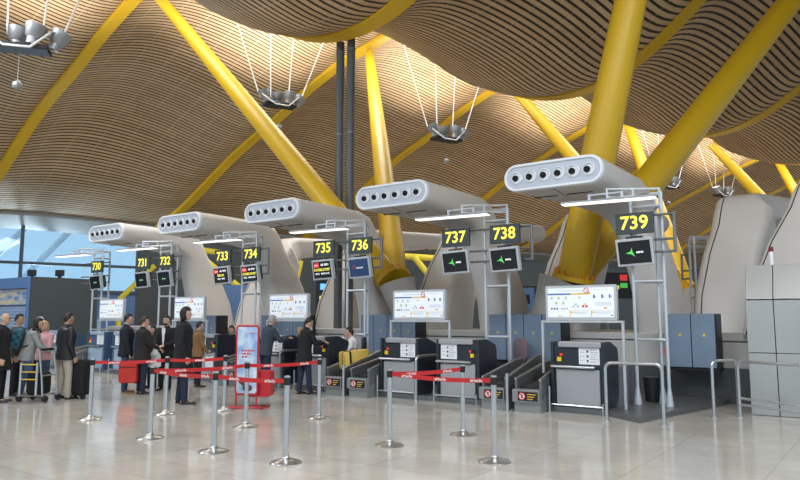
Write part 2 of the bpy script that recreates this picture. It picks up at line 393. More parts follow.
# ------------------------------------------------------------------ arch units with jet nozzles
def rrect(c, ux, uy, w, h, r, n=6):
    pts = []; r = min(r, w/2-.001, h/2-.001)
    for cx, cy, a0 in ((w/2-r, h/2-r, 0), (-w/2+r, h/2-r, 90), (-w/2+r, -h/2+r, 180), (w/2-r, -h/2+r, 270)):
        for i in range(n+1):
            a = math.radians(a0+90*i/n); pts.append(c+ux*(cx+r*math.cos(a))+uy*(cy+r*math.sin(a)))
    return pts
def make_arch(label, loc, rz, group, broad=0):
    t = thing('check_in_arch', label, 'arch', loc, rz, group)
    # ring: outer (v, z), inner (v, z), u left, u right, corner radius
    key = [((.5, 4.53), (.5, 4.0), -1.08, .88, .262), ((1.3, 4.525), (1.25, 3.93), -.74, .88, .25), ((2.2, 4.51), (2.05, 3.85), -.38, .88, .22), ((2.9, 4.49), (2.6, 3.74), -.12, .88, .2), ((3.3, 4.38), (2.86, 3.56), .06, .89, .2), ((3.52, 4.12), (2.96, 3.3), .17, .91, .2),
           ((3.72, 3.7), (3.0, 2.95), .27, .95, .2), ((4.12, 3.05), (3.04, 2.45), .38, 1.08, .2), ((4.55, 2.1), (3.09, 1.9), .46, 1.2, .2), ((4.75, 1.3), (3.13, 1.3), .5, 1.23, .2)]
    rings = []
    if broad: key = [(o_, i_, a-broad*min(1, max(0, (4.5-o_[1])*3)), b, r) for o_, i_, a, b, r in key]
    for (vo, zo), (vi, zi), a, b, r in key:
        po = Vector((0, vo, zo)); pi_ = Vector((0, vi, zi)); uy = (po-pi_); th = uy.length; uy.normalize(); c = (po+pi_)/2
        rings.append([tuple(p) for p in rrect(Vector(((a+b)/2, c.y, c.z)), Vector((1, 0, 0)), uy, b-a, th, r)])
    mb = MB(); mb.loft(rings[:])
    mb.build('shell', M['shell'], t, ang=45)
    if broad:
        pts = [(b-.2, o_[0]+.004, o_[1]) for o_, i_, a, b, r in key[3:]]
        MB().tube(pts, .012, 6).build('leg_seam', M['black'], t)
    # seam line down the middle of the leg and under the head
    MB().prism_x([(.52, 3.99), (.52, 3.999), (1.25, 3.935), (1.25, 3.925)], -.104, -.096).build('seam', M['black'], t)
    c = Vector((-.1, .5, 4.265)); X = Vector((1, 0, 0)); Z = Vector((0, 0, 1))
    MB().loft([[tuple(p) for p in rrect(c+Vector((0, y, 0)), X, Z, w, h, h/2, 8)] for y, w, h in ((.02, 1.97, .54), (-.025, 1.965, .535), (-.05, 1.93, .50), (-.05, 1.86, .43), (-.01, 1.84, .41))], caps=False).build('rim', M['rim'], t)
    MB().loft([[tuple(p) for p in rrect(c+Vector((0, y, 0)), X, Z, w, h, h/2, 8)] for y, w, h in ((.01, 1.86, .43), (-.02, 1.86, .43))]).build('fascia', M['fascia'], t)
    for i in range(6):
        x = -.1-.71+1.42*i/5
        nz = MB().lathe([(.118, -.022), (.118, -.04), (.108, -.05), (.098, -.045), (.085, .0), (.075, .03)], 24, (x, .5, 4.265), 'y').build('nozzle', M['rim'], t)
        MB().lathe([(.001, -.052), (.056, -.052), (.058, -.03), (.058, .02), (.001, .02)], 20, (x-.028, .495, 4.262), 'y').build('outlet', M['hole'], nz)
    for x0, x1 in ((-.77, -.22), (-.04, .47)):
        MB().prism_x([(1.0, 3.945), (1.0, 3.965), (1.04, 3.961), (1.04, 3.941)], max(x0, -.7), x1).build('air_slot', M['hole'], t)
    return t
ARCHG = 'grey check-in arches with six air nozzles'
a0 = make_arch('grey arch with six air nozzles, nearest one, over the 739 counter', W(0, 0), RZ, ARCHG)
for k, nm in ((1, '737 and 738'), (2, '735 and 736'), (3, '733 and 734'), (4, '731 and 732')):
    dup(a0, W(-BAY*k, 0), RZ, 'grey arch with six air nozzles behind the %s signs' % nm, ARCHG)
BACKG = 'grey arches of the other side of the island'
backl = ['grey arch facing away, standing right of the 739 leg and blue cabinets', 'grey arch facing away, its round end showing right of the 739 sign', 'grey arch facing away, its round end showing right of the 738 sign', 'grey arch facing away, seen between the 733 and 735 units', 'grey arch facing away, behind the 732 sign']
b0 = make_arch(backl[0], W(2.5, 9.2), RZ+PI, BACKG, .5)
for k in range(1, 5): dup(b0, W(2.5-BAY*k, 9.2), RZ+PI, backl[k], BACKG)
dup(b0, W(6.0, 6.3), RZ+PI-.55, 'large grey leg leaning right behind the metal cabinet at the right edge', BACKG)

# ------------------------------------------------------------------ platform under the row
mb = MB(); mb.prism_z([(-17.4, .02), (.95, .02), (1.63, -.47), (2.2, 2.44), (2.26, 2.95), (-17.4, 2.95)], 0, .09)
o = mb.build('trim_3', M['darksteel'], smooth=False, loc=W(0, 0), rot=(0, 0, RZ)); struct(o)
ZP = .09
# low dark wall behind the cabinets
o = MB().box(-17.4, 2.72, 2.96, 3.0, 0, .66).build('trim_4', M['darkwall'], smooth=False, loc=W(0, 0), rot=(0, 0, RZ)); struct(o)
# baggage gallery running behind the cabinets
t = rowthing('baggage_gallery', 'long pale grey baggage conveyor casing running behind the blue cabinets', 'conveyor', 0, 3.02)
MB().box(-19, 4.6, 0, 3.2, 0, 1.14).build('casing', M['sand'], t, bevel=.01)
MB().box(-19, 4.6, -.02, 3.22, 1.16, 1.3).build('rail_cover', M['sand'], t, bevel=.02)
MB().box(-19, 4.6, .01, 3.19, 1.14, 1.16).build('shadow_gap', M['black'], t)

# ------------------------------------------------------------------ desks
def notice(t, x0, z0, w, h, y, parent=None):
    mb = MB(); mb.box(x0, x0+w, y-.006, y, z0, z0+h).mi(1)
    rr = random.Random(int(x0*100)+3)
    for i in range(6): mb.box(x0+w*.55, x0+w*(.7+.25*rr.random()), y-.008, y-.006, z0+h*(.12+.12*i), z0+h*(.16+.12*i))
    for i in range(3): mb.box(x0+w*.06, x0+w*.28, y-.008, y-.006, z0+h*(.2+.2*i), z0+h*(.23+.2*i))
    mb.mi(2)
    for i in range(3): mb.box(x0+w*.38, x0+w*.48, y-.008, y-.006, z0+h*(.12+.24*i), z0+h*(.24+.24*i))
    mb.mi(3).box(x0+w*.36, x0+w*.5, y-.008, y-.006, z0+h*.84, z0+h*.93)
    return mb.build('notice', [M['paper'], M['ink'], M['pipe'], M['printred']], t, smooth=False, label='white printed notice')
def make_desk(num, u, mirror, lit=False):
    even = num % 2 == 0
    lab = {739: 'dark navy check-in desk under the 739 sign, nearest to the camera', 738: 'dark navy check-in desk under the 738 sign, beside the mauve chair', 737: 'dark navy check-in desk under the 737 sign, red tape stretched before it', 736: 'dark navy check-in desk where the man in black coat stands', 735: 'dark navy check-in desk where the grey-haired man leans'}.get(num, 'dark check-in desk under the %d sign' % num)
    t = rowthing('check_in_desk', lab, 'desk', u, 0, 0, 0, 'check-in desks along the row')
    far = num <= 732; F = M['navy_skylit'] if far else M['navy']; z0 = ZP; G = M['deskgrey_skylit'] if far else M['deskgrey']  # far desks: blue light from the glazing is painted into their colours
    # carcass with a chamfered rear
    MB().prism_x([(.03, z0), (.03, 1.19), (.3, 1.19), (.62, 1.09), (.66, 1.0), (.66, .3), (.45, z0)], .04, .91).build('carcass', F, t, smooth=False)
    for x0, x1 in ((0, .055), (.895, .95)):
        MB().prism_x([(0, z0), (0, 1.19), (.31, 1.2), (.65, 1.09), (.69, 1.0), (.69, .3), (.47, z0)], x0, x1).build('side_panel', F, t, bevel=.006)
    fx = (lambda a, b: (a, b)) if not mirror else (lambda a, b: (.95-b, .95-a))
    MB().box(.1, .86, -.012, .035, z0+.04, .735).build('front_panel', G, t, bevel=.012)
    a, b = fx(.14, .9); MB().box(a, b, -.015, .2, 1.10, 1.2).build('top_ledge', G, t, bevel=.02)
    MB().tube([(.03, -.05, .775), (.8, -.05, .775)], .024, 10).box(.05, .8, -.05, .03, .765, .785).build('bag_shelf', M['steel'], t)
    a, b = fx(.5, .86); notice(t, a, .82, b-a, .33, .03)
    a, b = fx(.12, .19); s = MB().box(a, b, -.005, .03, .86, .935).build('stop_switch', M['yellowplastic'], t, bevel=.004)
    a, b = fx(.12, .17); MB().box(a, b, -.008, .03, .945, 1.0).build('switch_cover', M['black'], t)
    a, b = fx(.172, .21); MB().lathe([(.001, -.035), (.02, -.035), (.024, -.02), (.02, .02)], 14, ((a+b)/2, .02, .975), 'y').build('stop_button', M['redlit'], t)
    MB().box(.66, .94, .70, 1.65, z0, .76).build('rear_cupboard', M['sidegrey'], t, bevel=.008) if num == 739 else None
    # bumper rail bolted to the floor in front
    mb = MB().tube([(.02, -.09, .14), (.93, -.09, .14)], .016, 8)
    mb.tube([(.0, -.09, 0), (.0, -.09, .44)], .018, 8); mb.tube([(.93, -.09, 0), (.93, -.09, .2)], .016, 8)
    mb.build('bumper_rail', M['steel'], t)
    return t
DESKS = []
for k in range(0, 5):
    DESKS.append(make_desk(739-2*k, -BAY*k, False))
    if k: DESKS.append(make_desk(740-2*k, -BAY*k+1.38, True))
make_desk(730, -BAY*5+1.38, True)

# ------------------------------------------------------------------ weigh conveyors between desks
def prohibition(t, x, z, y):
    mb = MB(); mb.box(x-.005, x+.36, y-.006, y, z-.075, z+.075)
    mb.mi(1).lathe([(.001, -.009), (.062, -.009), (.062, -.004)], 20, (x+.075, y, z), 'y')
    mb.mi(2)
    ring = [(x+.075+.058*math.cos(2*PI*i/20), y-.011, z+.058*math.sin(2*PI*i/20)) for i in range(20)]
    mb.tube(ring, .009, 5, closed=True); mb.tube([(x+.035, y-.011, z+.04), (x+.115, y-.011, z-.04)], .007, 5)
    mb.mi(0).box(x+.06, x+.09, y-.0105, y-.009, z-.03, z+.03)
    mb.mi(3)
    for i in range(3): mb.box(x+.17, x+.33-.03*i, y-.009, y-.006, z+.03-.04*i, z+.042-.04*i)
    return mb.build('warning_plate', [M['black'], M['white'], M['printred'], M['printyellow']], t, smooth=False, label='no-stepping warning plate')
def make_conveyor(u, right, lab):
    t = rowthing('baggage_conveyor', lab, 'conveyor', u, 0, 0, 0, 'weigh conveyors between the desks')
    w = .5
    sec = [(-.35, 0), (-.35, .17), (-.3, .2), (.02, .42), (1.3, .48), (1.3, ZP), (.02, ZP), (.02, 0)]
    MB().prism_x(sec, .01, w-.01).build('base', M['convgrey'], t, bevel=.005)
    MB().box(.0, w, -.42, -.22, .17, .385).build('front_box', M['convgrey'], t, bevel=.012)
    prohibition(t, .12, .275, -.425)
    # rubber belt sloping up to the gallery
    MB().prism_x([(-.2, .39), (-.2, .43), (1.3, .56), (1.3, .48), (.02, .42)], .06, w-.06).build('belt', M['rubber'], t)
    for x0, x1, hh in ((0, .045, .0), (w-.045, w, .1)):
        MB().prism_x([(-.3, .2), (-.3, .54), (1.0, .78+hh), (1.3, .795+hh), (1.3, .4), (.05, .35)], x0, x1).build('side_wall', M['darksteel'], t, bevel=.004)
        MB().tube([((x0+x1)/2, -.32, .55), ((x0+x1)/2, 1.0, .79+hh), ((x0+x1)/2, 1.3, .805+hh)], .022, 8).build('edge_trim', M['steel'], t)
    if right:
        MB().tube([(-.1, -.4, 0), (-.1, -.4, .64)], .03, 10).build('corner_post', M['steel'], t)
    return t
clab = {738: 'grey weigh conveyor beside the 738 desk, in front of the mauve chair', 739: 'grey weigh conveyor beside the 739 desk, nearest one', 736: 'grey weigh conveyor carrying the yellow suitcase', 737: 'empty grey weigh conveyor between the yellow suitcase and the 737 desk'}
for k in range(0, 5):
    make_conveyor(-BAY*k-.545, True, clab.get(739-2*k, 'grey weigh conveyor left of the %d desk' % (739-2*k)))
    make_conveyor(-BAY*k-1.2, False, clab.get(738-2*k, 'grey weigh conveyor right of the %d desk' % (738-2*k)))

# ------------------------------------------------------------------ blue grey equipment cabinets
def make_cabinet(u, n, lab):
    t = rowthing('equipment_cabinet', lab, 'cabinet', u, 2.52, .68, 0, 'blue grey cabinets behind the desks')
    w = n*.43
    MB().box(0, w+.02, .0, .42, -.06, 1.0).build('carcass', M['black'], t, smooth=False)
    for i in range(n):
        d = MB().box(i*.43+.008, i*.43+.422, -.03, .0, 0, 1.0).build('door', M['blue'], t, bevel=.006)
        x = i*.43+.2; mb = MB().prism_y([(x, .58), (x+.06, .58), (x+.03, .64)], -.033, -.03)
        mb.build('warning_triangle', M['yellowplastic'], d, smooth=False)
    return t
make_cabinet(1.31, 2, 'two-door blue grey cabinet right of the 739 ladder frame')
for k, lb in ((1, 'four-door blue grey cabinet behind the mauve chair and 738 desk'), (2, 'four-door blue grey cabinet behind the yellow suitcase and 737 desk'), (3, 'four-door blue grey cabinet behind the grey-haired man'), (4, 'four-door blue grey cabinet behind the group with the plastic bag')):
    make_cabinet(-BAY*k+1.17, 4, lb)

# ------------------------------------------------------------------ ladder frames carrying signs and lamps
def make_gantry(lab, u, single=False):
    t = rowthing('ladder_frame', lab, 'frame', u, 0, 0, 0, 'tubular ladder frames carrying the signs')
    legs = ((-.15, 1.18), (.39, 1.18), (.18, 1.55))
    H = 3.84
    for x, y in legs:
        l = MB().tube([(x, y, ZP), (x, y, H)], .03, 12).build('leg', M['lightsteel'], t)
        MB().lathe([(.07, 0), (.065, .06), (.034, .28), (.031, .3)], 14, (x, y, ZP)).build('foot', M['lightsteel'], l)
    for z in (1.22, 2.25, 3.6, 3.82):
        mb = MB(); 
        for a, b in ((0, 1), (1, 2), (2, 0)): mb.tube([(*legs[a], z), (*legs[b], z)], .024, 8)
        mb.build('rung', M['lightsteel'], t)
    x0 = -.78 if not single else -.3
    x1 = .95 if not single else .62
    mb = MB()
    for z in (3.42, 2.98, 2.76): mb.tube([(x0, 1.1, z), (x1, 1.1, z)], .022, 8)
    mb.tube([(x1, 1.1, 3.45), (x1, 1.1, 2.73)], .03, 8); mb.tube([(x1-.0, 1.1, 3.42), (x1, 1.1, 2.76)], .02, 8)
    mb.build('sign_bracket', M['darksteel'], t)
    # cantilever carrying the tube lamp
    mb = MB()
    for z in (3.9, 3.76): mb.tube([(.36, 1.2, z), (-.42, .72, z)], .022, 8)
    for f in (0, .5, 1): mb.tube([(.36-.78*f, 1.2-.48*f, 3.92), (.36-.78*f, 1.2-.48*f, 3.7)], .022, 8)
    mb.tube([(.36, 1.2, 3.5), (.36, 1.2, 3.92)], .024, 8)
    mb.tube([(-.75, .72, 3.82), (-.15, .72, 3.82)], .02, 8)
    for x in (-.75, -.15): mb.tube([(x, .72, 3.84), (x, .72, 3.7)], .026, 8)
    mb.build('lamp_arm', M['lightsteel'], t)
    return t
def make_tube_lamp(lab, u):
    t = rowthing('tube_lamp', lab, 'lamp', u, .72, 3.68, math.radians(6), 'tube lamps above the signs')
    MB().box(-1.15, .55, -.09, .09, .0, .04).build('housing', M['lampgrey'], t, bevel=.012)
    MB().box(-1.12, .52, -.10, .10, -.02, -.002).build('tube', M['tube'], t, bevel=.01)
    return t
def make_sign(num, u, v=.98):
    t = rowthing('number_sign', 'dark sign board with yellow numerals %d' % num, 'sign', u, v, 3.28, 0, 'numbered check-in signs')
    MB().box(-.335, .335, -.03, .03, -.19, .19).build('board', M['signgrey'], t, bevel=.006)
    text('numerals', str(num), .335, M['yellowlit'], t, (0, -.034, 0), bold=.018, sx=1.0)
    MB().box(-.05, .05, .03, .12, .08, .16).build('clamp', M['darksteel'], t)
    MB().tube([(0, 0, -.19), (0, 0, -.27)], .03, 8).build('hanger', M['darksteel'], t)
    return t
def make_monitor(num, u, kind, v=.96):
    lb = {'arrow': 'monitor below the %d sign showing a green arrow on black', 'flight': 'monitor below the %d sign showing flight lines in red, yellow and white', 'blue': 'blue monitor below the %d sign', 'dark': 'dark monitor below the %d sign with a tiny green mark'}[kind] % num
    t = rowthing('monitor', lb, 'monitor', u, v, 2.765, 0, 'monitors below the numbered signs')
    t.rotation_euler = (math.radians(9), math.radians(-2), RZ)
    MB().box(-.325, .325, -.04, .06, -.245, .245).build('bezel', M['monitor'], t, bevel=.012)
    MB().box(-.28, .28, -.046, -.03, -.2, .2).build('screen', M['screenblue' if kind == 'blue' else 'screen'], t, smooth=False)
    MB().loft([[(x*s, y, z*s2) for x, z in ((-.28, -.22), (.28, -.22), (.28, .22), (-.28, .22))] for y, s, s2 in ((.06, 1, 1), (.2, .85, .8), (.24, .7, .6))]).build('housing', M['black'], t, bevel=.01)
    MB().box(-.14, .14, .0, .1, .235, .275).build('top_bracket', M['black'], t)
    if kind in ('arrow', 'dark'):
        s = .8 if kind == 'arrow' else .5
        mb = MB(); cx, cz = -.07*s-.02, -.0
        pl = [(-.1, -.02), (.015, .03), (.045, .11), (.05, .02), (.1, -.1), (.02, -.035)]
        mb.prism_y([(cx+x*s, cz+z*s) for x, z in pl], -.05, -.046); mb.build('arrow_mark', M['green'], t, smooth=False)
        text('screen_text', 'aena', .085*s, M['whitelit'], t, (.115*s, -.047, .0), bold=.02)
    elif kind == 'flight':
        MB().box(-.25, -.09, -.05, -.046, .06, .17).build('airline_block', M['redlit'], t, smooth=False)
        text('airline_text', 'airberlin', .038, M['whitelit'], t, (-.17, -.051, .115), bold=.01)
        text('flight_text', 'AB 7651' if num == 735 else ('AB 9793' if num == 734 else 'AB 7495'), .075, M['whitelit'], t, (.1, -.047, .115), bold=.015)
        text('destination_text', 'BERLIN' if num == 733 else 'DUSSELDORF', .085, M['yellowlit'], t, (0, -.047, .0), bold=.02)
        text('time_text', '09:55   MAD-DUS' if num != 733 else '10:20   MAD', .06, M['whitelit'], t, (0, -.047, -.095), bold=.012)
    else:
        text('screen_text', 'airberlin', .06, M['whitelit'], t, (.03, -.047, .0), bold=.0)
        mb = MB(); mb.tube([(-.14+.04*math.cos(2*PI*i/14), -.048, .02+.04*math.sin(2*PI*i/14)) for i in range(14)], .005, 4, closed=True); mb.build('ring_mark', M['printred'], t)
    return t
kinds = {739: 'arrow', 738: 'arrow', 737: 'arrow', 736: 'blue', 735: 'flight', 734: 'flight', 733: 'flight', 732: 'dark', 731: 'dark', 730: 'dark'}
for k in range(0, 6):
    num = 739-2*k
    if k == 0: ug = 1.26
    else: ug = -BAY*k+1.98
    names = {0: 'tubular ladder frame holding the 739 sign, nearest one', 5: 'tubular ladder frame holding the 730 sign, beside the dark wall'}
    make_gantry(names.get(k, 'tubular ladder frame holding the %d and %d signs' % (num, num+1)), ug, single=(k == 0))
    make_tube_lamp('lit tube lamp above the %s' % ('739 sign' if k == 0 else '730 sign' if k == 5 else '%d and %d signs' % (num, num+1)), ug-.1 if k == 0 else ug-.35)
    if k < 5:
        u = 1.23-BAY*k+(.02 if k else 0); make_sign(num, u); make_monitor(num, u, kinds[num])
    if k:
        u = 2.40-BAY*k; make_sign(num+1, u); make_monitor(num+1, u, kinds[num+1])

for u, lb in ((.8, 'distant tubular frame seen between the 739 leg and the right-hand grey arch'), (.8-BAY, 'distant tubular frame left of the concrete base of the thick yellow columns')):
    g = make_gantry(lb, 0, True); g.location = W(u, 9.6, -ZP); g.rotation_euler = (0, 0, RZ+PI)
    l = make_tube_lamp('lit tube lamp on the ' + ('distant frame right of the 739 leg' if u > 0 else 'distant frame left of the thick yellow columns'), 0); l.location = W(u+.1, 8.88, 3.58); l.rotation_euler = (0, 0, RZ+PI)
# ------------------------------------------------------------------ information panels above the desks
def make_panel(u, lab):
    t = rowthing('information_panel', lab, 'panel', u, .3, 0, 0, 'illuminated information panels above the desks')
    w, z0, z1 = 1.29, 1.56, 2.17
    fr = MB().loft([[tuple(p) for p in rrect(Vector((w/2, y, (z0+z1)/2)), Vector((1, 0, 0)), Vector((0, 0, 1)), w, z1-z0, .03, 3)] for y in (-.03, .05)]).build('frame', M['monitor'], t)
    mb = MB(); y = -.032; a, b = .045, w-.045; lo, hi = z0+.05, z1-.045
    mb.box(a, b, y-.006, y, lo, hi)
    def r(i, x0, x1, q0, q1): mb.mi(i).box(a+(b-a)*x0, a+(b-a)*x1, y-.009, y-.006, lo+(hi-lo)*q0, lo+(hi-lo)*q1)
    r(1, .16, .55, .90, .915); r(1, .70, .92, .93, .94); r(2, 0, .36, .77, .82); r(3, .36, .66, .77, .82)
    for x in (.05, .16, .27): r(4, x, x+.03, .64, .70); r(1, x-.01, x+.045, .6, .61)
    r(3, .48, .51, .64, .70)
    for x in (.12, .23): r(4, x, x+.03, .46, .53); r(1, x-.02, x+.05, .42, .43)
    for x in (.05, .09, .135, .21, .25, .29): r(5 if x < .14 else 1, x, x+.025, .27, .33)
    r(4, .42, .45, .42, .47); r(1, .39, .42, .34, .4); r(1, .45, .48, .34, .4)
    r(3, .555, .585, .42, .47); r(6, .53, .565, .34, .41); r(6, .58, .615, .34, .41)
    for x in (.70, .82, .93): r(5, x, x+.022, .64, .76); r(1, x+.03, x+.045, .66, .72)
    for q in (.40, .44, .48): r(1, .73, .96, q, q+.012)
    r(7, .85, .9, .29, .33)
    for x0, x1 in ((.34, .65), (.665, .985)):
        r(3, x0, x1, .235, .245); r(3, x0, x0+.012, .02, .24); r(1, x0+.06, x1-.03, .17, .185); r(1, x0+.06, x1-.06, .12, .13); r(3, x0+.02, x0+.045, .14, .2)
    r(3, .16, .22, .03, .06); r(2, .95, .975, .05, .085); r(3, .99, .998, .0, .24)
    cx = a+(b-a)*.6; cz = lo+(hi-lo)*.905
    mb.mi(6).tube([(cx+.045*math.cos(2*PI*i/18), y-.01, cz+.045*math.sin(2*PI*i/18)) for i in range(18)], .006, 5, closed=True); mb.tube([(cx-.03, y-.01, cz+.03), (cx+.07, y-.01, cz-.05)], .005, 5)
    mb.build('printed_sheet', [mat('lit panel sheet', (.78, .83, .90), .5, emit=.22), M['ink'], M['printblue'], M['printyellow'], M['printgreen'], M['pipe'], M['printred'], M['amber']], fr, smooth=False)
    mb = MB().box(-.1, w+.1, -.03, .05, 1.515, 1.555); mb.build('cross_bar', M['monitor'], t, bevel=.01)
    for x in (-.08, w+.08): MB().box(x-.022, x+.022, -.02, .03, 1.19, 1.52).build('post', M['monitor'], t, bevel=.008)
    return t
pl = ['white information panel above the 739 desk, nearest one', 'white information panel between the 737 and 738 desks', 'white information panel between the 735 and 736 desks, left of the man in black', 'white information panel right of the tall man in long black coat', 'furthest white information panel, behind the couple with the red suitcase']
for k in range(5):
    p = make_panel(-.19 if k == 0 else .13-BAY*k, pl[k])
    if k == 0:
        for c in p.children:
            if c.name.startswith('post'):
                pass
# the nearest panel's posts run on down to the conveyor housing and the platform
pk = None
for o in bpy.data.objects:
    if o.get('label') == pl[0]: pk = o
for c in list(pk.children):
    if c.name.startswith('post'): bpy.data.objects.remove(c)
MB().box(-.102, -.058, -.02, .03, .62, 1.52).build('post', M['monitor'], pk, bevel=.008)
MB().box(1.348, 1.392, -.02, .03, ZP, 1.52).build('post', M['monitor'], pk, bevel=.008)

# ------------------------------------------------------------------ guard rails, bin, chair
def urail(lab, p0, p1, h, extra=None):
    a = Vector(p0); b = Vector(p1); t = thing('guard_rail', lab, 'rail', (a.x, a.y, 0), 0, 'steel guard rails on the floor')
    d = b-a; L = d.length; e = d/L; r = .1; pts = [Vector((0, 0, 0)), Vector((0, 0, h-r))]
    for i in range(1, 6):
        an = PI/2*i/6; pts.append(e*(r-r*math.cos(an))+Vector((0, 0, h-r+r*math.sin(an))))
    pts.append(e*r+Vector((0, 0, h))); pts.append(e*(L-r)+Vector((0, 0, h)))
    for i in range(1, 6):
        an = PI/2*i/6; pts.append(e*(L-r+r*math.sin(an))+Vector((0, 0, h-r+r*math.cos(an))))
    pts += [e*L+Vector((0, 0, h-r)), e*L]
    MB().tube(pts, .026, 12).build('rail', M['steel'], t)
    for q in (Vector((0, 0, 0)), e*L): MB().lathe([(.055, 0), (.055, .012), (.03, .02)], 14, tuple(q)).build('floor_flange', M['steel'], t)
    if extra:
        for z in extra: MB().tube([e*.02+Vector((0, 0, z)), e*(L-.02)+Vector((0, 0, z))], .02, 10).build('cross_rail', M['steel'], t)
    return t
urail('steel guard rail in front of the 739 ladder frame', W(1.14, -.51), W(1.98, -.42), .9)
urail('steel guard rail at the end of the platform, under the two-door blue cabinet', W(2.40, .94), W(2.68, 1.43), .9)
urail('long steel guard rail with two low bars before the metal cabinet', W(2.74, 1.2), W(3.75, .6), .9, (.3, .2))
urail('small steel guard rail at the right side of the 737 desk', W(-2.7, -.22), W(-2.58, .8), .86)
urail('small steel guard rail right of the 735 desk behind the red poster', W(-BAY*2+1.06, -.25), W(-BAY*2+1.17, .8), .86)
p = W(1.28, 1.55, ZP); t = thing('waste_bin', 'small black waste bin on the platform beside the ladder legs', 'bin', p)
t.location = W(1.2, 1.72, ZP)
MB().lathe([(.001, 0), (.12, 0), (.14, .42), (.13, .42), (.115, .03), (.001, .03)], 20).build('bucket', M['black'], t)
MB().lathe([(.14, .41), (.147, .42), (.147, .44), (.138, .44)], 20).build('rim', M['navy'], t)
p = thing('beacon_lamp', 'tiny red lamp on the cabinet edge beside the 739 ladder', 'lamp', W(1.12, 3.05, .95)); MB().lathe([(.001, .05), (.035, .04), (.04, 0), (.04, -.05), (.001, -.05)], 14).build('lens', M['redlit'], p); MB().box(-.04, .04, 0, .1, -.08, -.05).build('bracket', M['black'], p)

def make_chair(lab, u, v, rot, m, scale=1):
    t = rowthing('swivel_chair', lab, 'chair', u, v, ZP, rot, 'agents\' swivel chairs')
    X = Vector((1, 0, 0)); Z = Vector((0, 0, 1)); Y = Vector((0, 1, 0))
    MB().loft([[tuple(q) for q in rrect(Vector((0, .0, z)), X, Y, w, d, .12)] for z, w, d in ((.43, .38, .36), (.46, .46, .44), (.5, .46, .44), (.52, .4, .38))]).build('seat', m, t)
    MB().loft([[tuple(q) for q in rrect(Vector((0, y, .83+.0*y)), X, Z, w, h, .17)] for y, w, h in ((-.25, .34, .40), (-.235, .43, .5), (-.2, .43, .5), (-.17, .36, .42))]).build('backrest', m, t)
    MB().tube([(0, -.05, .44), (0, -.24, .46), (0, -.27, .75)], .022, 8).build('back_support', M['black'], t)
    MB().tube([(0, 0, .08), (0, 0, .45)], .03, 10).build('column', M['black'], t)
    mb = MB()
    for i in range(5):
        a = 2*PI*i/5; mb.tube([(0, 0, .1), (.26*math.cos(a), .26*math.sin(a), .06)], [.03, .018], 8)
    mb.build('base', M['black'], t)
    for i in range(5):
        a = 2*PI*i/5; MB().lathe([(.001, -.015), (.03, -.015), (.03, .015), (.001, .015)], 12, (.26*math.cos(a), .26*math.sin(a), .03), 'y').build('castor', M['black'], t)
    return t
make_chair('mauve swivel chair, empty, behind the 738 conveyor', -1.77, 2.08, math.radians(-20)+PI, M['mauve'])

# ------------------------------------------------------------------ retractable belt posts
posts = {}
def make_post(key, loc, lab, src=None):
    if src:
        t = dup(src, loc, 0, lab, 'steel belt posts'); posts[key] = t; return t
    t = thing('belt_post', lab, 'belt post', loc, 0, 'steel belt posts')
    MB().lathe([(.001, 0), (.178, 0), (.18, .008), (.165, .022), (.09, .04), (.045, .06), (.034, .075), (.034, .09)], 36).build('base', M['steel'], t)
    MB().lathe([(.031, .07), (.031, .86)], 20).build('pole', M['steel'], t)
    MB().lathe([(.036, .85), (.038, .86), (.038, .93), (.036, .935)], 20).build('belt_head', M['black'], t)
    MB().lathe([(.038, .935), (.036, .95), (.02, .957), (.001, .958)], 20).build('cap', M['steel'], t)
    posts[key] = t; return t
pd = [('a', (-4.92, 11.04), 'steel belt post furthest left, in front of the man in beige trousers'), ('b', (-3.34, 9.33), 'steel belt post before the man with the plastic bag, nearer of two in line'), ('c', (-3.92, 11.62), 'steel belt post directly behind the one before the plastic bag man'),
      ('d', (-2.24, 8.41), 'steel belt post left of the red poster stand, nearer of two in line'), ('e', (-3.05, 12.05), 'steel belt post directly behind the one left of the red poster stand'), ('f', (-2.28, 10.30), 'steel belt post in front of the red poster stand'),
      ('g', (-1.27, 7.79), 'steel belt post at bottom centre, where the lower left red tape ends'), ('h', (-1.30, 11.15), 'steel belt post in front of the man in black at the desk'), ('i', (-.13, 8.80), 'steel belt post where two red tapes meet before the 737 desk'), ('j', (.87, 9.61), 'steel belt post before the 738 desk, farther of the right three'), ('k', (1.06, 7.84), 'steel belt post nearest the camera at bottom right')]
src = None
for key, (x, y), lb in pd: src0 = make_post(key, (x, y, 0), lb, src); src = src or src0
def belt(a, b, n_txt):
    pa = posts[a]; d = posts[b].location-pa.location; L = d.length; e = d.normalized(); nrm = Vector((-e.y, e.x, 0))
    mb = MB(); N = 16; rings = []
    for i in range(N+1):
        f = i/N; s = .04+(L-.08)*f; z = .895-.05*4*f*(1-f)*min(1, L/3)
        c = e*s; rings.append([tuple(c+nrm*q+Vector((0, 0, z+h))) for q, h in ((-.002, -.026), (.002, -.026), (.002, .026), (-.002, .026))])
    o = mb.loft(rings).build('belt', M['red'], pa, smooth=False, label='red webbing tape with white lettering')
    side = 1 if nrm.y < 0 else -1
    for i in range(n_txt):
        f = (i+.55)/n_txt; s = L*f; z = .895-.05*4*f*(1-f)*min(1, L/3)
        ang = math.atan2(e.y, e.x); 
        if side > 0: ang += PI
        tx = text('belt_lettering', 'airberlin', .05, M['white'], o, tuple(e*s+nrm*side*.0045+Vector((0, 0, z))), (PI/2, 0, ang), bold=.02, depth=.0006)
belt('a', 'c', 2); belt('c', 'e', 1); belt('b', 'f', 2); belt('f', 'h', 2); belt('b', 'd', 3); belt('d', 'g', 2); belt('i', 'j', 2); belt('i', 'k', 3)

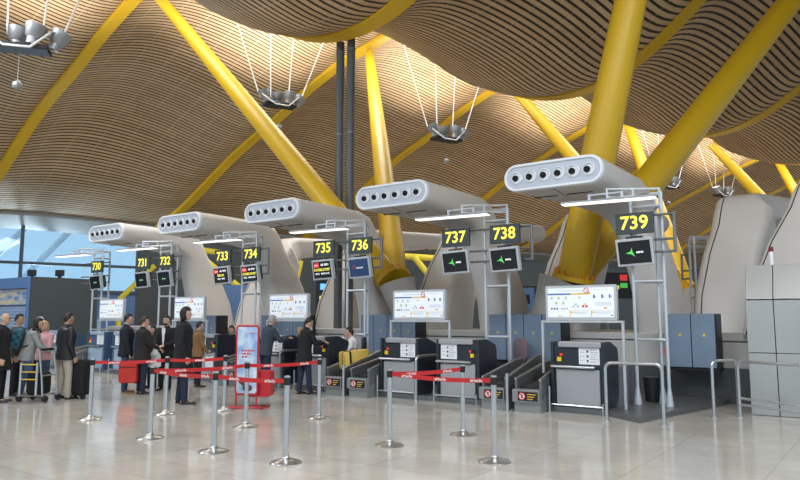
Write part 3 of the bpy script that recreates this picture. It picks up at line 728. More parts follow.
# ------------------------------------------------------------------ red poster stand
t = thing('poster_stand', 'red framed poster stand on the floor with a red leaflet box behind', 'poster stand', (-2.74, 12.36, 0), math.radians(-8))
W2, zb, zt = .2, .25, 1.46
fr = MB(); c = Vector((0, 0, (zb+zt)/2))
for y in (0,): fr.tube([tuple(q) for q in rrect(c, Vector((1, 0, 0)), Vector((0, 0, 1)), .4, zt-zb, .05, 4)], .02, 8, closed=True)
fr.tube([(-.18, 0, zb+.05), (-.2, 0, .02)], .016, 8); fr.tube([(.18, 0, zb+.05), (.2, 0, .02)], .016, 8)
fr.build('frame', M['redpaint'], t)
fb = MB(); fb.tube([(-.32, -.1, .02), (.34, -.1, .02), (.34, .25, .02), (-.32, .25, .02)], .018, 8, closed=True); fb.tube([(-.2, 0, .02), (-.32, -.1, .02)], .016, 6); fb.tube([(.2, 0, .02), (.34, -.1, .02)], .016, 6); fb.tube([(-.25, .0, .02), (.25, .0, .02)], .016, 6)
fb.build('floor_frame', M['redpaint'], t)
pm = bpy.data.materials.new('poster sky print'); pm.use_nodes = True; nt = pm.node_tree; b_ = nt.nodes['Principled BSDF']; tc = nt.nodes.new('ShaderNodeTexCoord'); nz = nt.nodes.new('ShaderNodeTexNoise'); nz.inputs['Scale'].default_value = 4; rp = nt.nodes.new('ShaderNodeValToRGB')
rp.color_ramp.elements[0].position = .38; rp.color_ramp.elements[0].color = (.22, .40, .70, 1); rp.color_ramp.elements[1].position = .66; rp.color_ramp.elements[1].color = (.72, .80, .9, 1)
nt.links.new(tc.outputs['Object'], nz.inputs[0]); nt.links.new(nz.outputs['Fac'], rp.inputs[0]); nt.links.new(rp.outputs[0], b_.inputs['Base Color']); b_.inputs['Roughness'].default_value = .35
po = MB().box(-.185, .185, -.012, .008, zb+.02, zt-.02).build('poster', pm, t, smooth=False)
mb = MB()
for i, (w, z) in enumerate(((.2, 1.02), (.16, .965), (.12, .91))):
    x = -.1
    rr = random.Random(i)
    while x < -.1+w: q = .018+.03*rr.random(); mb.box(x, x+q, -.016, -.012, z-.014, z+.014); x += q+.014
mb.box(-.05, .03, -.016, -.012, .80, .806)
mb.build('slogan', M['printred'], po, smooth=False)
text('poster_logo', 'airberlin', .04, M['printred'], po, (.1, -.013, 1.33), bold=.01)
MB().tube([(-.13, -.014, .52), (-.02, -.014, .4)], [.05, .03], 10).ell((.02, -.006, .36), (.12, .01, .08)).build('printed_shape', mat('dark poster figure', (.12, .05, .06), .6), po)
X = Vector((1, 0, 0)); Z = Vector((0, 0, 1))
MB().loft([[tuple(q) for q in rrect(Vector((.2, y, .43)), X, Z, w, h, .05)] for y, w, h in ((.06, .42, .46), (.3, .42, .46), (.3, .37, .41), (.1, .37, .41))]).build('leaflet_box', M['redpaint'], t)
MB().box(.02, .38, .1, .29, .42, .44).build('leaflet_shelf', M['redpaint'], t)

# ------------------------------------------------------------------ metal clad cabinet at the right edge
t = rowthing('metal_clad_housing', 'tall brushed metal housing with sloping top at the right edge', 'housing', 2.84, 1.62, 0, math.radians(3))
pr = [(0, 0), (0, 1.02), (0, 1.9), (.32, 2.5), (.8, 2.5), (.8, 0)]
def panel(x0, x1, a, b, d=.03):
    (y0, z0), (y1, z1) = a, b; n = Vector((0, -(z1-z0), (y1-y0))).normalized(); g = .006
    e = (Vector((0, y1, z1))-Vector((0, y0, z0))).normalized()*g
    p0 = Vector((0, y0, z0))+e; p1 = Vector((0, y1, z1))-e
    q = [(p0+n*d), (p1+n*d), p1, p0]
    MB().prism_x([(v.y, v.z) for v in q], x0+g, x1-g).build('panel', M['cladding'], t, bevel=.006)
MB().prism_x(pr, .03, 3.2).build('core', M['black'], t, smooth=False)
for x0, x1 in ((0, .42), (.42, 1.75), (1.75, 3.2)):
    for a, b in (((0, 0), (0, 1.02)), ((0, 1.02), (0, 1.9)), ((0, 1.9), (.32, 2.5))): panel(x0, x1, a, b)
MB().prism_x([(0.01, 0), (0.01, 1.9), (.32, 2.49), (.8, 2.49), (.8, 0)], .0, .03).build('end_panel', M['cladding'], t, bevel=.005)
t2 = thing('sensor_post', 'small white cylinder with dark red cap on top of the metal housing', 'sensor', tuple(W(3.22, 2.05, 2.5)))
MB().lathe([(.035, 0), (.035, .24)], 14).build('stem', M['white'], t2); MB().lathe([(.038, .24), (.038, .32), (.001, .325)], 14).build('cap', mat('dark red cap', (.2, .01, .03), .4), t2)

# ------------------------------------------------------------------ blue kiosk and dark screen wall at the left
t = rowthing('shuttered_kiosk', 'blue kiosk with roller shutter and beach picture at the left edge', 'kiosk', -18.8, 0, 0)
MB().box(-5, 0, .25, 2.4, 0, 3.0).build('carcass', M['kioskblue'], t, smooth=False)
MB().box(-5, -.22, .0, .3, 2.62, 3.0).box(-.22, 0, 0, .3, 0, 3.0).build('surround', M['kioskblue'], t, bevel=.01)
mb = MB(); z = .02
while z < 1.98: mb.prism_x([(.2, z), (.15, z+.05), (.2, z+.1)], -5, -.22); z += .105
mb.build('roller_shutter', mat('pale blue shutter', (.42, .56, .78), .4, .3), t, smooth=False)
bm_ = bpy.data.materials.new('beach picture'); bm_.use_nodes = True; nt = bm_.node_tree; b_ = nt.nodes['Principled BSDF']; tc = nt.nodes.new('ShaderNodeTexCoord'); mp = nt.nodes.new('ShaderNodeMapping'); mp.inputs['Scale'].default_value = (1.2, 1, 5); nz = nt.nodes.new('ShaderNodeTexNoise'); nz.inputs['Scale'].default_value = 1.6; rp = nt.nodes.new('ShaderNodeValToRGB')
for e_, p_, c_ in ((0, .35, (.25, .40, .62, 1)), (1, .6, (.72, .58, .40, 1))): rp.color_ramp.elements[e_].position = p_; rp.color_ramp.elements[e_].color = c_
nt.links.new(tc.outputs['Object'], mp.inputs[0]); nt.links.new(mp.outputs[0], nz.inputs[0]); nt.links.new(nz.outputs['Fac'], rp.inputs[0]); nt.links.new(rp.outputs[0], b_.inputs['Base Color'])
pc = MB().box(-5, -.22, .14, .2, 2.06, 2.6).build('picture', bm_, t, smooth=False)
mb = MB(); 
for x, z, w, h in ((-1.35, 2.24, .3, .1), (-1.15, 2.42, .2, .1), (-.8, 2.38, .45, .1), (-.7, 2.26, .4, .06), (-1.8, 2.3, .3, .05)): mb.box(x, x+w, .13, .14, z, z+h)
mb.build('picture_patches', mat('patch blue', (.12, .25, .55), .6), pc, smooth=False)
MB().box(0.0, .08, .02, 2.4, 0, 3.0).build('dark_side_wall', mat('dark screen board', (.045, .055, .06), .55, noise=.1, nscale=2), t, smooth=False)
for x, lb in ((-.75, 'small black floodlight on the kiosk roof, left one'), (.0, 'small black floodlight on the kiosk roof, right one')):
    f = rowthing('floodlight', lb, 'floodlight', -18.8+x, .4 if x < 0 else 1.0, 3.0, .3)
    MB().box(-.16, .16, -.06, .06, .06, .28).build('lamp_body', M['black'], f, bevel=.015); MB().box(-.05, .05, -.04, .04, 0, .08).build('foot', M['black'], f)

# ------------------------------------------------------------------ hanging uplighter clusters
def make_cluster(loc, lab, top, rz, s=1.0, src=None):
    t = thing('hanging_light_cluster', lab, 'light', loc, rz, 'hanging floodlight clusters under the bamboo ceiling')
    MB().loft([[(x*s, y*s, z*s) for x, y in ((-.7, -.3), (.7, -.3), (.7, .3), (-.7, .3))] for z, s_ in ((-.25, 1), (-.12, 1))]).build('tray', M['black'], t, bevel=.04)
    for x, y, tx in ((-.62, -.1, -.35), (-.12, .15, .1), (.3, -.2, .2), (.75, .05, .45)):
        hd = MB(); d = Vector((tx, 0, 1)).normalized(); b = Vector((x, y, -.12))*s
        hd.tube([b, b+d*.16*s, b+d*.2*s, b+d*.5*s], [.13*s, .15*s, .2*s, .27*s], 18)
        h = hd.build('lamp_head', M['lampgrey'], t)
        MB().tube([b+d*.5*s, b+d*.505*s], .24*s, 18).build('lens', mat('lamp lens', (.9, .88, .8), .3, emit=1.2), h)
    mb = MB(); mb.tube([(-.9*s, -.3*s, .12*s), (-.3*s, -.35*s, -.25*s), (.3*s, -.35*s, -.25*s), (.75*s, -.3*s, .2*s)], .03*s, 6); mb.build('yoke', M['cable'], t)
    for x, y, fx in ((-.95, 0, -1.5), (-.35, .2, -.1), (.45, .2, .3), (.95, 0, 1.6)):
        MB().tube([(x*s, y*s, .2*s), (x*s+fx, y*s, top-loc[2])], .022, 6).build('cable', M['cable'], t)
    MB().tube([(0, 0, -.25*s), (0, 0, -1.05*s)], .008, 5).ell((0, 0, -1.15*s), (.12*s, .12*s, .12*s)).build('sensor_ball', M['lampgrey'], t)
    return t
make_cluster((-9.6, 16.5, 8.55), 'hanging floodlight cluster at the top left corner', 13.6, .3, 1.0)
make_cluster((-4.3, 23.6, 9.3), 'hanging floodlight cluster beside the leaning yellow column at upper left', 13.9, .5, .82)
make_cluster((1.95, 28.0, 9.25), 'hanging floodlight cluster above the 737 arch', 13.9, .5, .95)
make_cluster((16.0, 40.0, 9.55), 'hanging floodlight cluster right of the thick leaning column', 13.9, .5, 1.0)
make_cluster((22.6, 47.0, 10.3), 'hanging floodlight cluster just above the right-hand grey arch', 13.9, .5, 1.0)

# ------------------------------------------------------------------ distant things seen between the arches
def ftube(lab, segs, r, m='yellow', loc=None):
    p = [Vector(q) for s in segs for q in s]; c = Vector((p[0].x, p[0].y, 0))
    t = thing('yellow_brace', lab, 'brace', c, 0, 'distant yellow braces')
    for a, b in segs: MB().tube([Vector(a)-c, Vector(b)-c], r, 10).build('tube', M[m], t)
    return t
ytop = mat('bright yellow paint', (.80, .66, .05), .5)
M['ybright'] = ytop
ftube('distant yellow braces crossing behind the 737 sign', [((-.25, 36, 0), (2.0, 36, 4.7)), ((.7, 36.1, 4.9), (1.9, 36.1, 3.4)), ((.0, 36.2, 4.9), (2.2, 36.2, 4.75))], .17, 'ybright')
ftube('distant yellow brace low behind the 737 leg', [((2.9, 33, 0), (3.3, 33, 2.9))], .15, 'ybright')
ftube('distant yellow braces behind the 733 sign', [((-11.3, 36, 5.4), (-8.2, 36, 3.0)), ((-11.2, 36.1, 5.3), (-9.2, 36.1, 5.0)), ((-8.2, 36, 3.0), (-8.2, 36, 0))], .16, 'ybright')
ftube('distant yellow brace left of the 735 sign', [((-5.6, 32, 0), (-4.7, 32, 4.3))], .15, 'ybright')
ftube('distant yellow brace behind the 731 sign', [((-15.0, 36.5, 2.6), (-13.2, 36.5, 4.4)), ((-15, 36.5, 2.6), (-15, 36.5, 0))], .14, 'ybright')
def board(name, lab, cat, loc, w, z0, z1, m, extras=(), rz=0):
    t = thing(name, lab, cat, (loc[0], loc[1], 0), rz)
    MB().box(-w/2, w/2, -.06, .06, z0, z1).build('board', m, t, bevel=.02)
    for x0, x1, a, b, mm in extras: MB().box(x0, x1, -.075, -.06, a, b).build('lit_field', mm, t, smooth=False)
    for x in (-w/2+.1, w/2-.1): MB().box(x-.05, x+.05, -.04, .04, 0, z0+.05).build('post', M['darksteel'], t)
    return t
cy = mat('lit cyan', (.15, .5, .85), .5, emit=.8)
bl = mat('lit blue panel', (.07, .14, .28), .4, emit=.15)
board('direction_sign', 'dark direction sign with blue and yellow discs below the 735 monitor', 'sign', (-2.95, 28.0), 1.0, 1.5, 3.3, mat('dark blue board', (.015, .025, .05), .4), ((-.32, -.1, 2.75, 3.0, cy), (-.02, .22, 2.75, 3.0, M['yellowlit']), (-.35, .35, 2.35, 2.5, M['yellowlit']), (-.35, .05, 2.1, 2.2, M['whitelit']), (-.35, .2, 1.85, 1.93, M['yellowlit'])))
board('advert_screen', 'distant blue lit screen right of the 738 monitor', 'screen', (5.4, 29.5), 1.1, 1.4, 3.0, M['black'], ((-.4, .4, 1.5, 2.9, bl), (-.15, .2, 2.2, 2.6, M['amber'])))
board('back_screen', 'distant blue wall panel between the 733 and 734 monitors', 'panel', (-7.0, 29.0), 3.4, 1.3, 3.0, bl)
board('departure_display', 'distant dark display with red green and yellow lights left of the 739 frame', 'display', (9.2, 28.5), 1.3, 2.4, 3.5, M['black'], ((.0, .3, 3.15, 3.4, M['redlit']), (.0, .3, 2.85, 3.05, M['green']), (-.4, -.05, 2.8, 2.95, M['yellowlit'])))
board('bright_window_board', 'bright white distant window left of the 738 ladder frame', 'panel', (3.05, 34.6), 1.0, .6, 2.4, M['whitelit'], ((-.02, .02, .6, 2.4, M['mullion']), (-.5, .5, 1.5, 1.54, M['mullion'])))

# ------------------------------------------------------------------ people
SKIN = mat('skin', (.56, .34, .25), .55, noise=.06, nscale=20); SKIN2 = mat('skin tanned', (.44, .26, .18), .55, noise=.06, nscale=20)
def cloth(n, c): return mat('cloth '+n, c, .85, noise=.25, nscale=14, bump=.15, bscale=160)
C = dict(black=cloth('black', (.008, .008, .010)), blackcoat=cloth('black wool', (.009, .0095, .013)), leather=mat('black leather', (.009, .009, .012), .45, noise=.2), navy=cloth('navy', (.010, .013, .024)), brownblack=cloth('brown black', (.017, .014, .013)), denim=cloth('denim', (.06, .10, .19)), darkdenim=cloth('dark denim', (.015, .023, .05)), beige=cloth('beige', (.42, .37, .30)), brown=cloth('tan brown', (.24, .125, .05)),
         grey=cloth('grey knit', (.30, .31, .31)), pink=cloth('pink', (.62, .34, .36)), white=cloth('white shirt', (.78, .78, .80)), charcoal=cloth('charcoal', (.05, .052, .058)), slate=cloth('slate blue', (.035, .05, .075)))
HAIR = dict(dark=mat('dark hair', (.014, .011, .009), .6, noise=.3, nscale=60), grey=mat('grey hair', (.34, .33, .32), .7, noise=.2, nscale=60), white=mat('white hair', (.56, .54, .50), .7, noise=.15, nscale=60), blond=mat('blond hair', (.45, .33, .16), .7, noise=.2, nscale=60), brown=mat('brown hair', (.05, .03, .018), .65, noise=.25, nscale=60))
EYE = mat('eye dark', (.02, .015, .012), .2); LIP = mat('lips', (.36, .15, .13), .5)
SHOE = dict(black=mat('black shoe leather', (.015, .014, .014), .35), tan=mat('tan shoe leather', (.30, .15, .05), .5), grey=mat('grey boot', (.13, .125, .10), .7))
def remesh(mb, vox, name, m, parent, it=2, label=None):
    me = mb.mesh(name+'_raw'); o = bpy.data.objects.new('tmp', me); COL.objects.link(o)
    r = o.modifiers.new('r', 'REMESH'); r.mode = 'VOXEL'; r.voxel_size = vox; r.use_smooth_shade = True
    sm = o.modifiers.new('s', 'SMOOTH'); sm.iterations = it; sm.factor = .5
    dg = bpy.context.evaluated_depsgraph_get(); nm = bpy.data.meshes.new_from_object(o.evaluated_get(dg)); nm.name = name
    bpy.data.objects.remove(o); bpy.data.meshes.remove(me)
    nm.materials.clear(); nm.materials.append(m)
    nm.polygons.foreach_set('use_smooth', [True]*len(nm.polygons))
    q = bpy.data.objects.new(name, nm); COL.objects.link(q); q.parent = parent
    if label: q['label'] = label
    return q
def ik(S, T, l1, l2, hint):
    S = Vector(S); T = Vector(T); d = T-S; L = min(d.length, (l1+l2)*.995); d.normalize(); T = S+d*L
    a = (l1*l1-l2*l2+L*L)/(2*L); h = math.sqrt(max(0, l1*l1-a*a)); hv = Vector(hint); hv = (hv-d*hv.dot(d)).normalized()
    return S+d*a+hv*h, T
def person(label, x, y, yaw, height, top='black', bottom='denim', shoes='black', hair='dark', style='short', skin=None, lean=0., coat=0, lh=None, rh=None, stride=.0, headyaw=0., headpitch=0., seated=False, z=0., shirt=None, tie=False, beard=False, collar=None, bulk=1.08, width=.0, cat='person', glasses=False):
    skin = skin or SKIN; s = height/1.75
    t = thing('person', label, cat, (x, y, z), math.radians(yaw)); 
    zo = -.43 if seated else 0.
    def tp(px, py, pz):
        dz = pz-.95; return Vector((px, py*math.cos(lean)+dz*math.sin(lean), .95+dz*math.cos(lean)-py*math.sin(lean)*.6+zo))*s
    hc = tp(0, .03, 1.63)
    HM = Matrix.Rotation(math.radians(headyaw), 3, 'Z') @ Matrix.Rotation(-(headpitch+lean*.35), 3, 'X')
    def hp(px, py, pz): return hc + HM @ (Vector((px, py, pz))*s)
    B = MB(); J = MB(); T = MB()
    trs = [(.86, .155, .11, 0), (.95, .165, .118, 0), (1.08, .148, .108, .0), (1.2, .155, .118, .01), (1.32, .178, .122, .01), (1.40, .172, .105, 0), (1.455, .10, .075, -.005)]
    def torso(mb, g, z0=0, z1=9, extra=()):
        rings = []
        for zz, rx, ry, yo in list(extra)+[q for q in trs if z0 <= q[0] <= z1]:
            rings.append([tp((rx+g)*bulk*math.cos(2*PI*k/20), yo+(ry+g)*bulk*math.sin(2*PI*k/20), zz) for k in range(20)])
        mb.loft(rings)
    torso(B, 0)
    B.cap(tp(0, -.01, 1.42), .06*s, tp(0, .012, 1.56), .054*s)
    B.ell(hc, (.073*s, .092*s, .112*s), 20, 14, HM); B.ell(hp(0, .028, -.06), (.054*s, .058*s, .056*s), 16, 10, HM)
    B.cap(hp(0, .088, .012), .010*s, hp(0, .104, -.018), .016*s, 8); B.ell(hp(0, .082, -.055), (.026*s, .014*s, .016*s), 10, 6, HM); B.ell(hp(0, .078, .03), (.05*s, .014*s, .012*s), 10, 6, HM)
    for sx in (-1, 1): B.ell(hp(.074*sx, .0, -.005), (.010*s, .024*s, .032*s), 10, 7, HM)
    # arms
    ends = {}
    for sx, tgt in ((-1, lh), (1, rh)):
        S = tp(.188*sx, 0, 1.395)
        if tgt is None: tg = tp(.255*sx, .05, .86); tg = Vector((tg.x, tg.y*.8+.02, tg.z)); hint = Vector((sx*.3, -1, 0))
        else: tg = Vector((tgt[0], tgt[1], tgt[2]))*s; hint = Vector((sx*.6, -.3, -1))
        E, Wp = ik(S, tg, .295*s, .265*s, hint)
        B.cap(S, .048*s, E, .040*s); B.cap(E, .038*s, Wp, .026*s)
        J.cap(S, .067*s*bulk, E, .056*s); J.cap(E, .054*s, Wp-(Wp-E).normalized()*.02*s, .043*s)
        J.ell(S, (.075*s, .08*s, .07*s))
        d = (Wp-E).normalized(); side = Vector((sx, 0, 0)); side = (side-d*side.dot(d)); side = side.normalized() if side.length > .1 else Vector((0, 1, 0)); nrm = d.cross(side)
        # palm faces inwards: knuckle row runs along 'row'
        row = nrm if tgt is None else side; pn = d.cross(row).normalized()
        if tgt is None: pn = -side
        elif pn.z > 0: pn = -pn
        c0 = Wp+d*.012*s
        for q in (-.03, -.01, .01, .03): B.cap(c0, .017*s, c0+d*.075*s+row*q*s, .0125*s, 8)
        for q, L in ((-.033, .055), (-.012, .07), (.011, .075), (.033, .066)):
            k0 = c0+d*.08*s+row*q*s*1.05; k1 = k0+(d*.85+pn*.45).normalized()*L*.55*s; k2 = k1+(d*.35+pn*.9).normalized()*L*.5*s
            B.cap(k0, .0105*s, k1, .0098*s, 8); B.cap(k1, .0098*s, k2, .0085*s, 8)
        th = row if row.y > 0 or abs(row.y) < .2 and sx*row.x < 0 else -row
        k0 = c0+d*.025*s+th*.026*s; k1 = k0+(d*.6+th*.75+pn*.25).normalized()*.042*s; k2 = k1+(d*.9+pn*.3).normalized()*.03*s
        B.cap(k0, .015*s, k1, .0115*s, 8); B.cap(k1, .0115*s, k2, .0095*s, 8)
        ends[sx] = c0+d*.085*s+pn*.02*s
    # legs
    for sx in (-1, 1):
        st = stride*sx
        if seated: hpz = Vector((.09*sx, .0, .95+zo))*s; kn = Vector((.11*sx, .42, .50))*s; an = Vector((.11*sx, .40, .085))*s
        else: hpz = Vector((.088*sx, 0, .92))*s; kn = Vector(((.095+width)*sx, st*.5+.015, .50))*s; an = Vector(((.10+width)*sx, st, .085))*s
        B.cap(hpz, .083*s, kn, .056*s); B.cap(kn, .055*s, an, .036*s); B.cap(an+Vector((0, -.03, -.035))*s, .034*s, an+Vector((.01*sx, .13, -.048))*s, .028*s)
        T.cap(hpz, .098*s*bulk, kn, .074*s); T.cap(kn, .072*s, an+Vector((0, 0, -.012))*s, .062*s)
        so = MB(); f0 = an+Vector((0, -.055, -.085))*s; L = .265*s
        rings = []
        for f, w, h in ((0, .026, .05), (.05, .036, .075), (.25, .038, .085), (.45, .040, .07), (.7, .046, .05), (.9, .038, .04), (1, .02, .028)):
            cx = f0.x+.015*sx*f*s; cy = f0.y+L*f; zz = f0.z
            rings.append([Vector((cx+w*s*a, cy, zz+h*s*b)) for a, b in ((-1, 0), (1, 0), (1.02, .35), (.8, .8), (.35, 1), (-.35, 1), (-.8, .8), (-1.02, .35))])
        so.loft(rings).build('shoe', SHOE[shoes], t, ang=60)
    T.loft([[tp((rx)*bulk*math.cos(2*PI*k/20), (ry)*bulk*math.sin(2*PI*k/20), zz) for k in range(20)] for zz, rx, ry in ((.84, .17, .12), (.93, .18, .133), (1.02, .17, .125))])
    bo = remesh(B, .0085, 'body', skin, t, 1)
    remesh(T, .016, 'trousers', C[bottom], t, 2)
    # jacket or coat
    low = .80 if coat == 0 else coat
    ext = [(low, .195 if coat else .178, .145 if coat else .13, 0), ((low+.9)/2, .19, .14, 0)] if coat else [(low, .178, .132, 0)]
    torso(J, .026, .9, 1.5, ext)
    J.cap(tp(0, -.012, 1.43), .085*s, tp(0, -.008, 1.475), .072*s)
    jk = remesh(J, .0135, 'coat' if coat else ('shirt' if top == 'white' else 'jacket'), C[top], t, 3)
    if collar: MB().tube([tp(.085*math.cos(a), -.005+.08*math.sin(a), 1.475+.012*math.sin(a)*-1) for a in [2*PI*i/14 for i in range(14)]], .028*s, 8, closed=True).build('collar', C[collar] if collar in C else M[collar], t)
    if shirt:
        MB().loft([[tp(a*math.cos(q), .01+(.153*bulk)*math.cos(q*.0)*.98-.012*b, zz) for a, q, b in ((-w, 0, 1), (w, 0, 1), (w*.7, 0, 0), (-w*.7, 0, 0))] for zz, w in ((1.46, .04), (1.38, .045), (1.2, .03), (1.05, .012))]).build('shirt_front', C[shirt] if shirt in C else shirt, t)
    if tie: MB().loft([[tp(a, .158*bulk+.012+b, zz) for a, b in ((-w, 0), (w, 0), (w, .01), (-w, .01))] for zz, w in ((1.45, .02), (1.42, .026), (1.2, .036), (1.1, .03))]).build('tie', mat('red tie', (.5, .02, .03), .6), t)
    # face
    for sx in (-1, 1):
        e = MB().ell(hp(.031*sx, .083, .012), (.012*s, .008*s, .008*s), 10, 6, HM).build('eye', EYE, t)
        MB().cap(hp(.015*sx, .091, .034), .005*s, hp(.047*sx, .083, .034), .004*s, 6).build('eyebrow', HAIR[hair], t)
    MB().cap(hp(-.02, .088, -.052), .006*s, hp(.02, .088, -.052), .006*s, 6).build('mouth', LIP, t)
    if glasses:
        g = MB()
        for sx in (-1, 1): g.tube([hp(.033*sx+.026*math.cos(2*PI*i/12), .098, .01+.02*math.sin(2*PI*i/12)) for i in range(12)], .003*s, 5, closed=True); g.tube([hp(.058*sx, .095, .012), hp(.077*sx, .0, .012)], .003*s, 5)
        g.build('glasses', M['black'], t)
    if beard: MB().ell(hp(0, .03, -.076), (.052*s, .058*s, .042*s), 14, 9, HM).build('beard', HAIR[hair], t)
    # hair
    hb = MB(); rings = []
    for i in range(15):
        th = -PI/2+PI*i/14; ring = []
        for k in range(24):
            n = Vector((math.cos(th)*math.cos(2*PI*k/24), math.cos(th)*math.sin(2*PI*k/24), math.sin(th)))
            r = 1.13
            if style == 'bald': r = 1.07 if (-.35 < n.z < .35 and n.y < .25) else .88
            elif n.y > .2 and n.z < .45+.15*abs(n.x): r = .86
            elif n.z < -.5 and style in ('short',): r = .86
            elif abs(n.x) > .75 and n.z < -.1 and style == 'short': r = .9
            if style == 'shaggy' and r > 1: r = 1.2+.05*math.sin(k*3.1+i*2)
            if style in ('long', 'bob') and r > 1: r = 1.2
            ring.append(hp(n.x*.075*r, n.y*.094*r, n.z*.114*r+.004))
        rings.append(ring)
    hb.loft(rings)
    if style == 'long':
        hb.loft([[hp(w*math.cos(2*PI*k/12), yy+d*math.sin(2*PI*k/12), zz) for k in range(12)] for zz, w, d, yy in ((.02, .08, .05, -.05), (-.1, .095, .05, -.06), (-.22, .10, .045, -.07), (-.3, .07, .03, -.075))])
    if style in ('bob', 'shaggy'):
        hb.loft([[hp(w*math.cos(2*PI*k/12), yy+d*math.sin(2*PI*k/12), zz) for k in range(12)] for zz, w, d, yy in ((.02, .085, .06, -.035), (-.06, .09, .06, -.04), (-.12, .075, .045, -.045))])
    hb.build('hair', HAIR[hair], t, ang=80)
    return t, {k: t.location + Matrix.Rotation(math.radians(yaw), 3, 'Z') @ v for k, v in ends.items()}
def px(x, y): return x, y
# queue at the left
person('bald man with glasses in long black coat at the left edge of the photo', -7.70, 13.3, -78, 1.70, 'black', 'black', hair='grey', style='bald', coat=.62, glasses=True)
person('black-haired man in dark jacket with pale hood, behind the woman with backpack', -8.0, 14.35, -80, 1.69, 'charcoal', 'black', collar='grey', headyaw=-5, skin=SKIN2)
w3, h3 = person('long-haired woman in grey jumper and jeans leaning forward with a teal backpack', -7.55, 13.95, -62, 1.62, 'grey', 'denim', 'grey', 'dark', 'long', lean=.22, stride=.1, lh=(-.16, .46, .98), rh=(.16, .44, .98))
person('white-haired person in black seen between the backpack woman and the blond woman', -8.15, 15.45, -70, 1.62, 'black', 'black', hair='white')
person('older woman with short blond hair and pink top facing the camera', -7.68, 14.85, 165, 1.53, 'pink', 'denim', 'black', 'blond', 'bob', lh=(-.1, .3, 1.05))
person('man in black leather jacket and beige trousers seen from behind', -6.70, 13.79, -38, 1.70, 'leather', 'beige', 'black', 'dark', width=.02, bulk=1.15, stride=.03, skin=SKIN2)
# group before the 731 to 734 desks
_, h7 = person('man in navy jacket, jeans and tan shoes holding the red suitcase', -5.93, 14.88, -72, 1.69, 'navy', 'denim', 'tan', 'dark', rh=(.27, .10, .84))
person('man in dark brown jacket and dark jeans turning to his companions', -5.50, 14.69, -48, 1.63, 'brownblack', 'darkdenim', 'black', 'brown', bulk=1.12, rh=(.2, .3, 1.02), headyaw=-15, coat=.72)
person('short dark-clothed person half hidden behind the bearded man', -5.72, 15.95, 150, 1.42, 'black', 'black', hair='dark', style='bob')
_, h10 = person('dark-haired bearded man facing the camera and holding a white plastic bag', -5.27, 15.5, 172, 1.66, 'black', 'black', 'black', 'dark', shirt='white', beard=True, rh=(.08, .34, 1.06), lh=(-.1, .30, 1.06))
person('tall man with shaggy dark hair in a long black coat, right profile', -4.10, 13.0, -74, 1.80, 'blackcoat', 'darkdenim', 'black', 'dark', 'shaggy', coat=.55, stride=.05)
_, h12 = person('person in tan brown jacket with dark hair at the 733 desk', -4.74, 16.16, -60, 1.52, 'brown', 'black', 'black', 'dark', rh=(.2, .22, .9), collar='brown')
person('grey-haired man in dark blue jacket leaning on the 735 desk', -2.98, 15.22, -52, 1.68, 'slate', 'darkdenim', 'black', 'grey', lean=.2, rh=(.2, .47, 1.2), lh=(-.05, .5, 1.2))
person('dark-haired man in black coat standing at the 736 desk, hands on its top', -2.03, 14.66, -58, 1.62, 'black', 'darkdenim', 'black', 'dark', 'short', lean=.1, stride=.09, rh=(.14, .42, 1.16), lh=(-.08, .45, 1.18), headpitch=.3, coat=.7)
# seated agents
def seat(lab, u, v, yaw, m):
    p = W(u, v); make_chair(lab, u, v, math.radians(yaw)-RZ, m); return p
p = seat('black swivel chair under the agent with red tie', -9.75, 1.22, 150, M['black']); person('seated agent in dark suit, white shirt and red tie at the 734 desk', p.x, p.y, 150, 1.74, 'black', 'black', hair='dark', seated=True, z=ZP, shirt='white', tie=True, lean=.1, rh=(.12, .4, .86), lh=(-.14, .4, .84))
p = seat('black swivel chair under the agent in white shirt', -5.22, .95, 85, M['black']); person('seated agent in white shirt and red tie resting chin on hand, above the yellow suitcase', p.x, p.y, 85, 1.74, 'white', 'black', hair='dark', style='short', seated=True, z=ZP, tie=True, lean=.16, rh=(.05, .27, 1.08), lh=(-.2, .3, .8))
p = seat('black swivel chair under the blond agent', -7.75, 1.75, 150, M['black']); person('blond seated agent half hidden behind the man in black coat', p.x, p.y, 150, 1.68, 'black', 'black', hair='blond', style='bob', seated=True, z=ZP)

# ------------------------------------------------------------------ things the people carry
def suitcase(name, label, loc, rot, w, h, d, m, band, up=True):
    t = bpy.data.objects.new(name, None); COL.objects.link(t); t.location = loc; t.rotation_euler = rot; tag(t, label, 'suitcase')
    X = Vector((1, 0, 0)); Z = Vector((0, 0, 1))
    MB().loft([[tuple(q) for q in rrect(Vector((0, y, h/2)), X, Z, w*f, h*f2, .06)] for y, f, f2 in ((-d/2, .9, .93), (-d/2+.025, 1, 1), (d/2-.025, 1, 1), (d/2, .9, .93))]).build('shell', m, t)
    MB().loft([[tuple(q) for q in rrect(Vector((0, y, h/2)), X, Z, w+.008, h+.008, .06)] for y in (-.008, .008)]).build('zip', M['black'], t)
    MB().tube([(-.09, 0, h), (-.08, 0, h+.04), (.08, 0, h+.04), (.09, 0, h)], .012, 8).build('handle', M['black'], t)
    if band == 'pocket': MB().box(-w*.42, w*.42, -d/2-.012, -d/2+.01, h*.72, h*.75).build('pocket_zip', M['black'], t)
    else: MB().loft([[tuple(q) for q in rrect(Vector((x, 0, h/2)), Vector((0, 1, 0)), Z, d+.012, h+.012, .04)] for x in (-w*.36, -w*.28)]).build('strap', M['black'], t)
    for x in (-w*.36, w*.36): MB().lathe([(.001, -.02), (.03, -.02), (.03, .02), (.001, .02)], 12, (x, d*.25, .0+.01), 'y').build('wheel', M['black'], t)
    return t
hh = h7[1]; redm = mat('red suitcase fabric', (.60, .035, .025), .6, noise=.1, nscale=12)
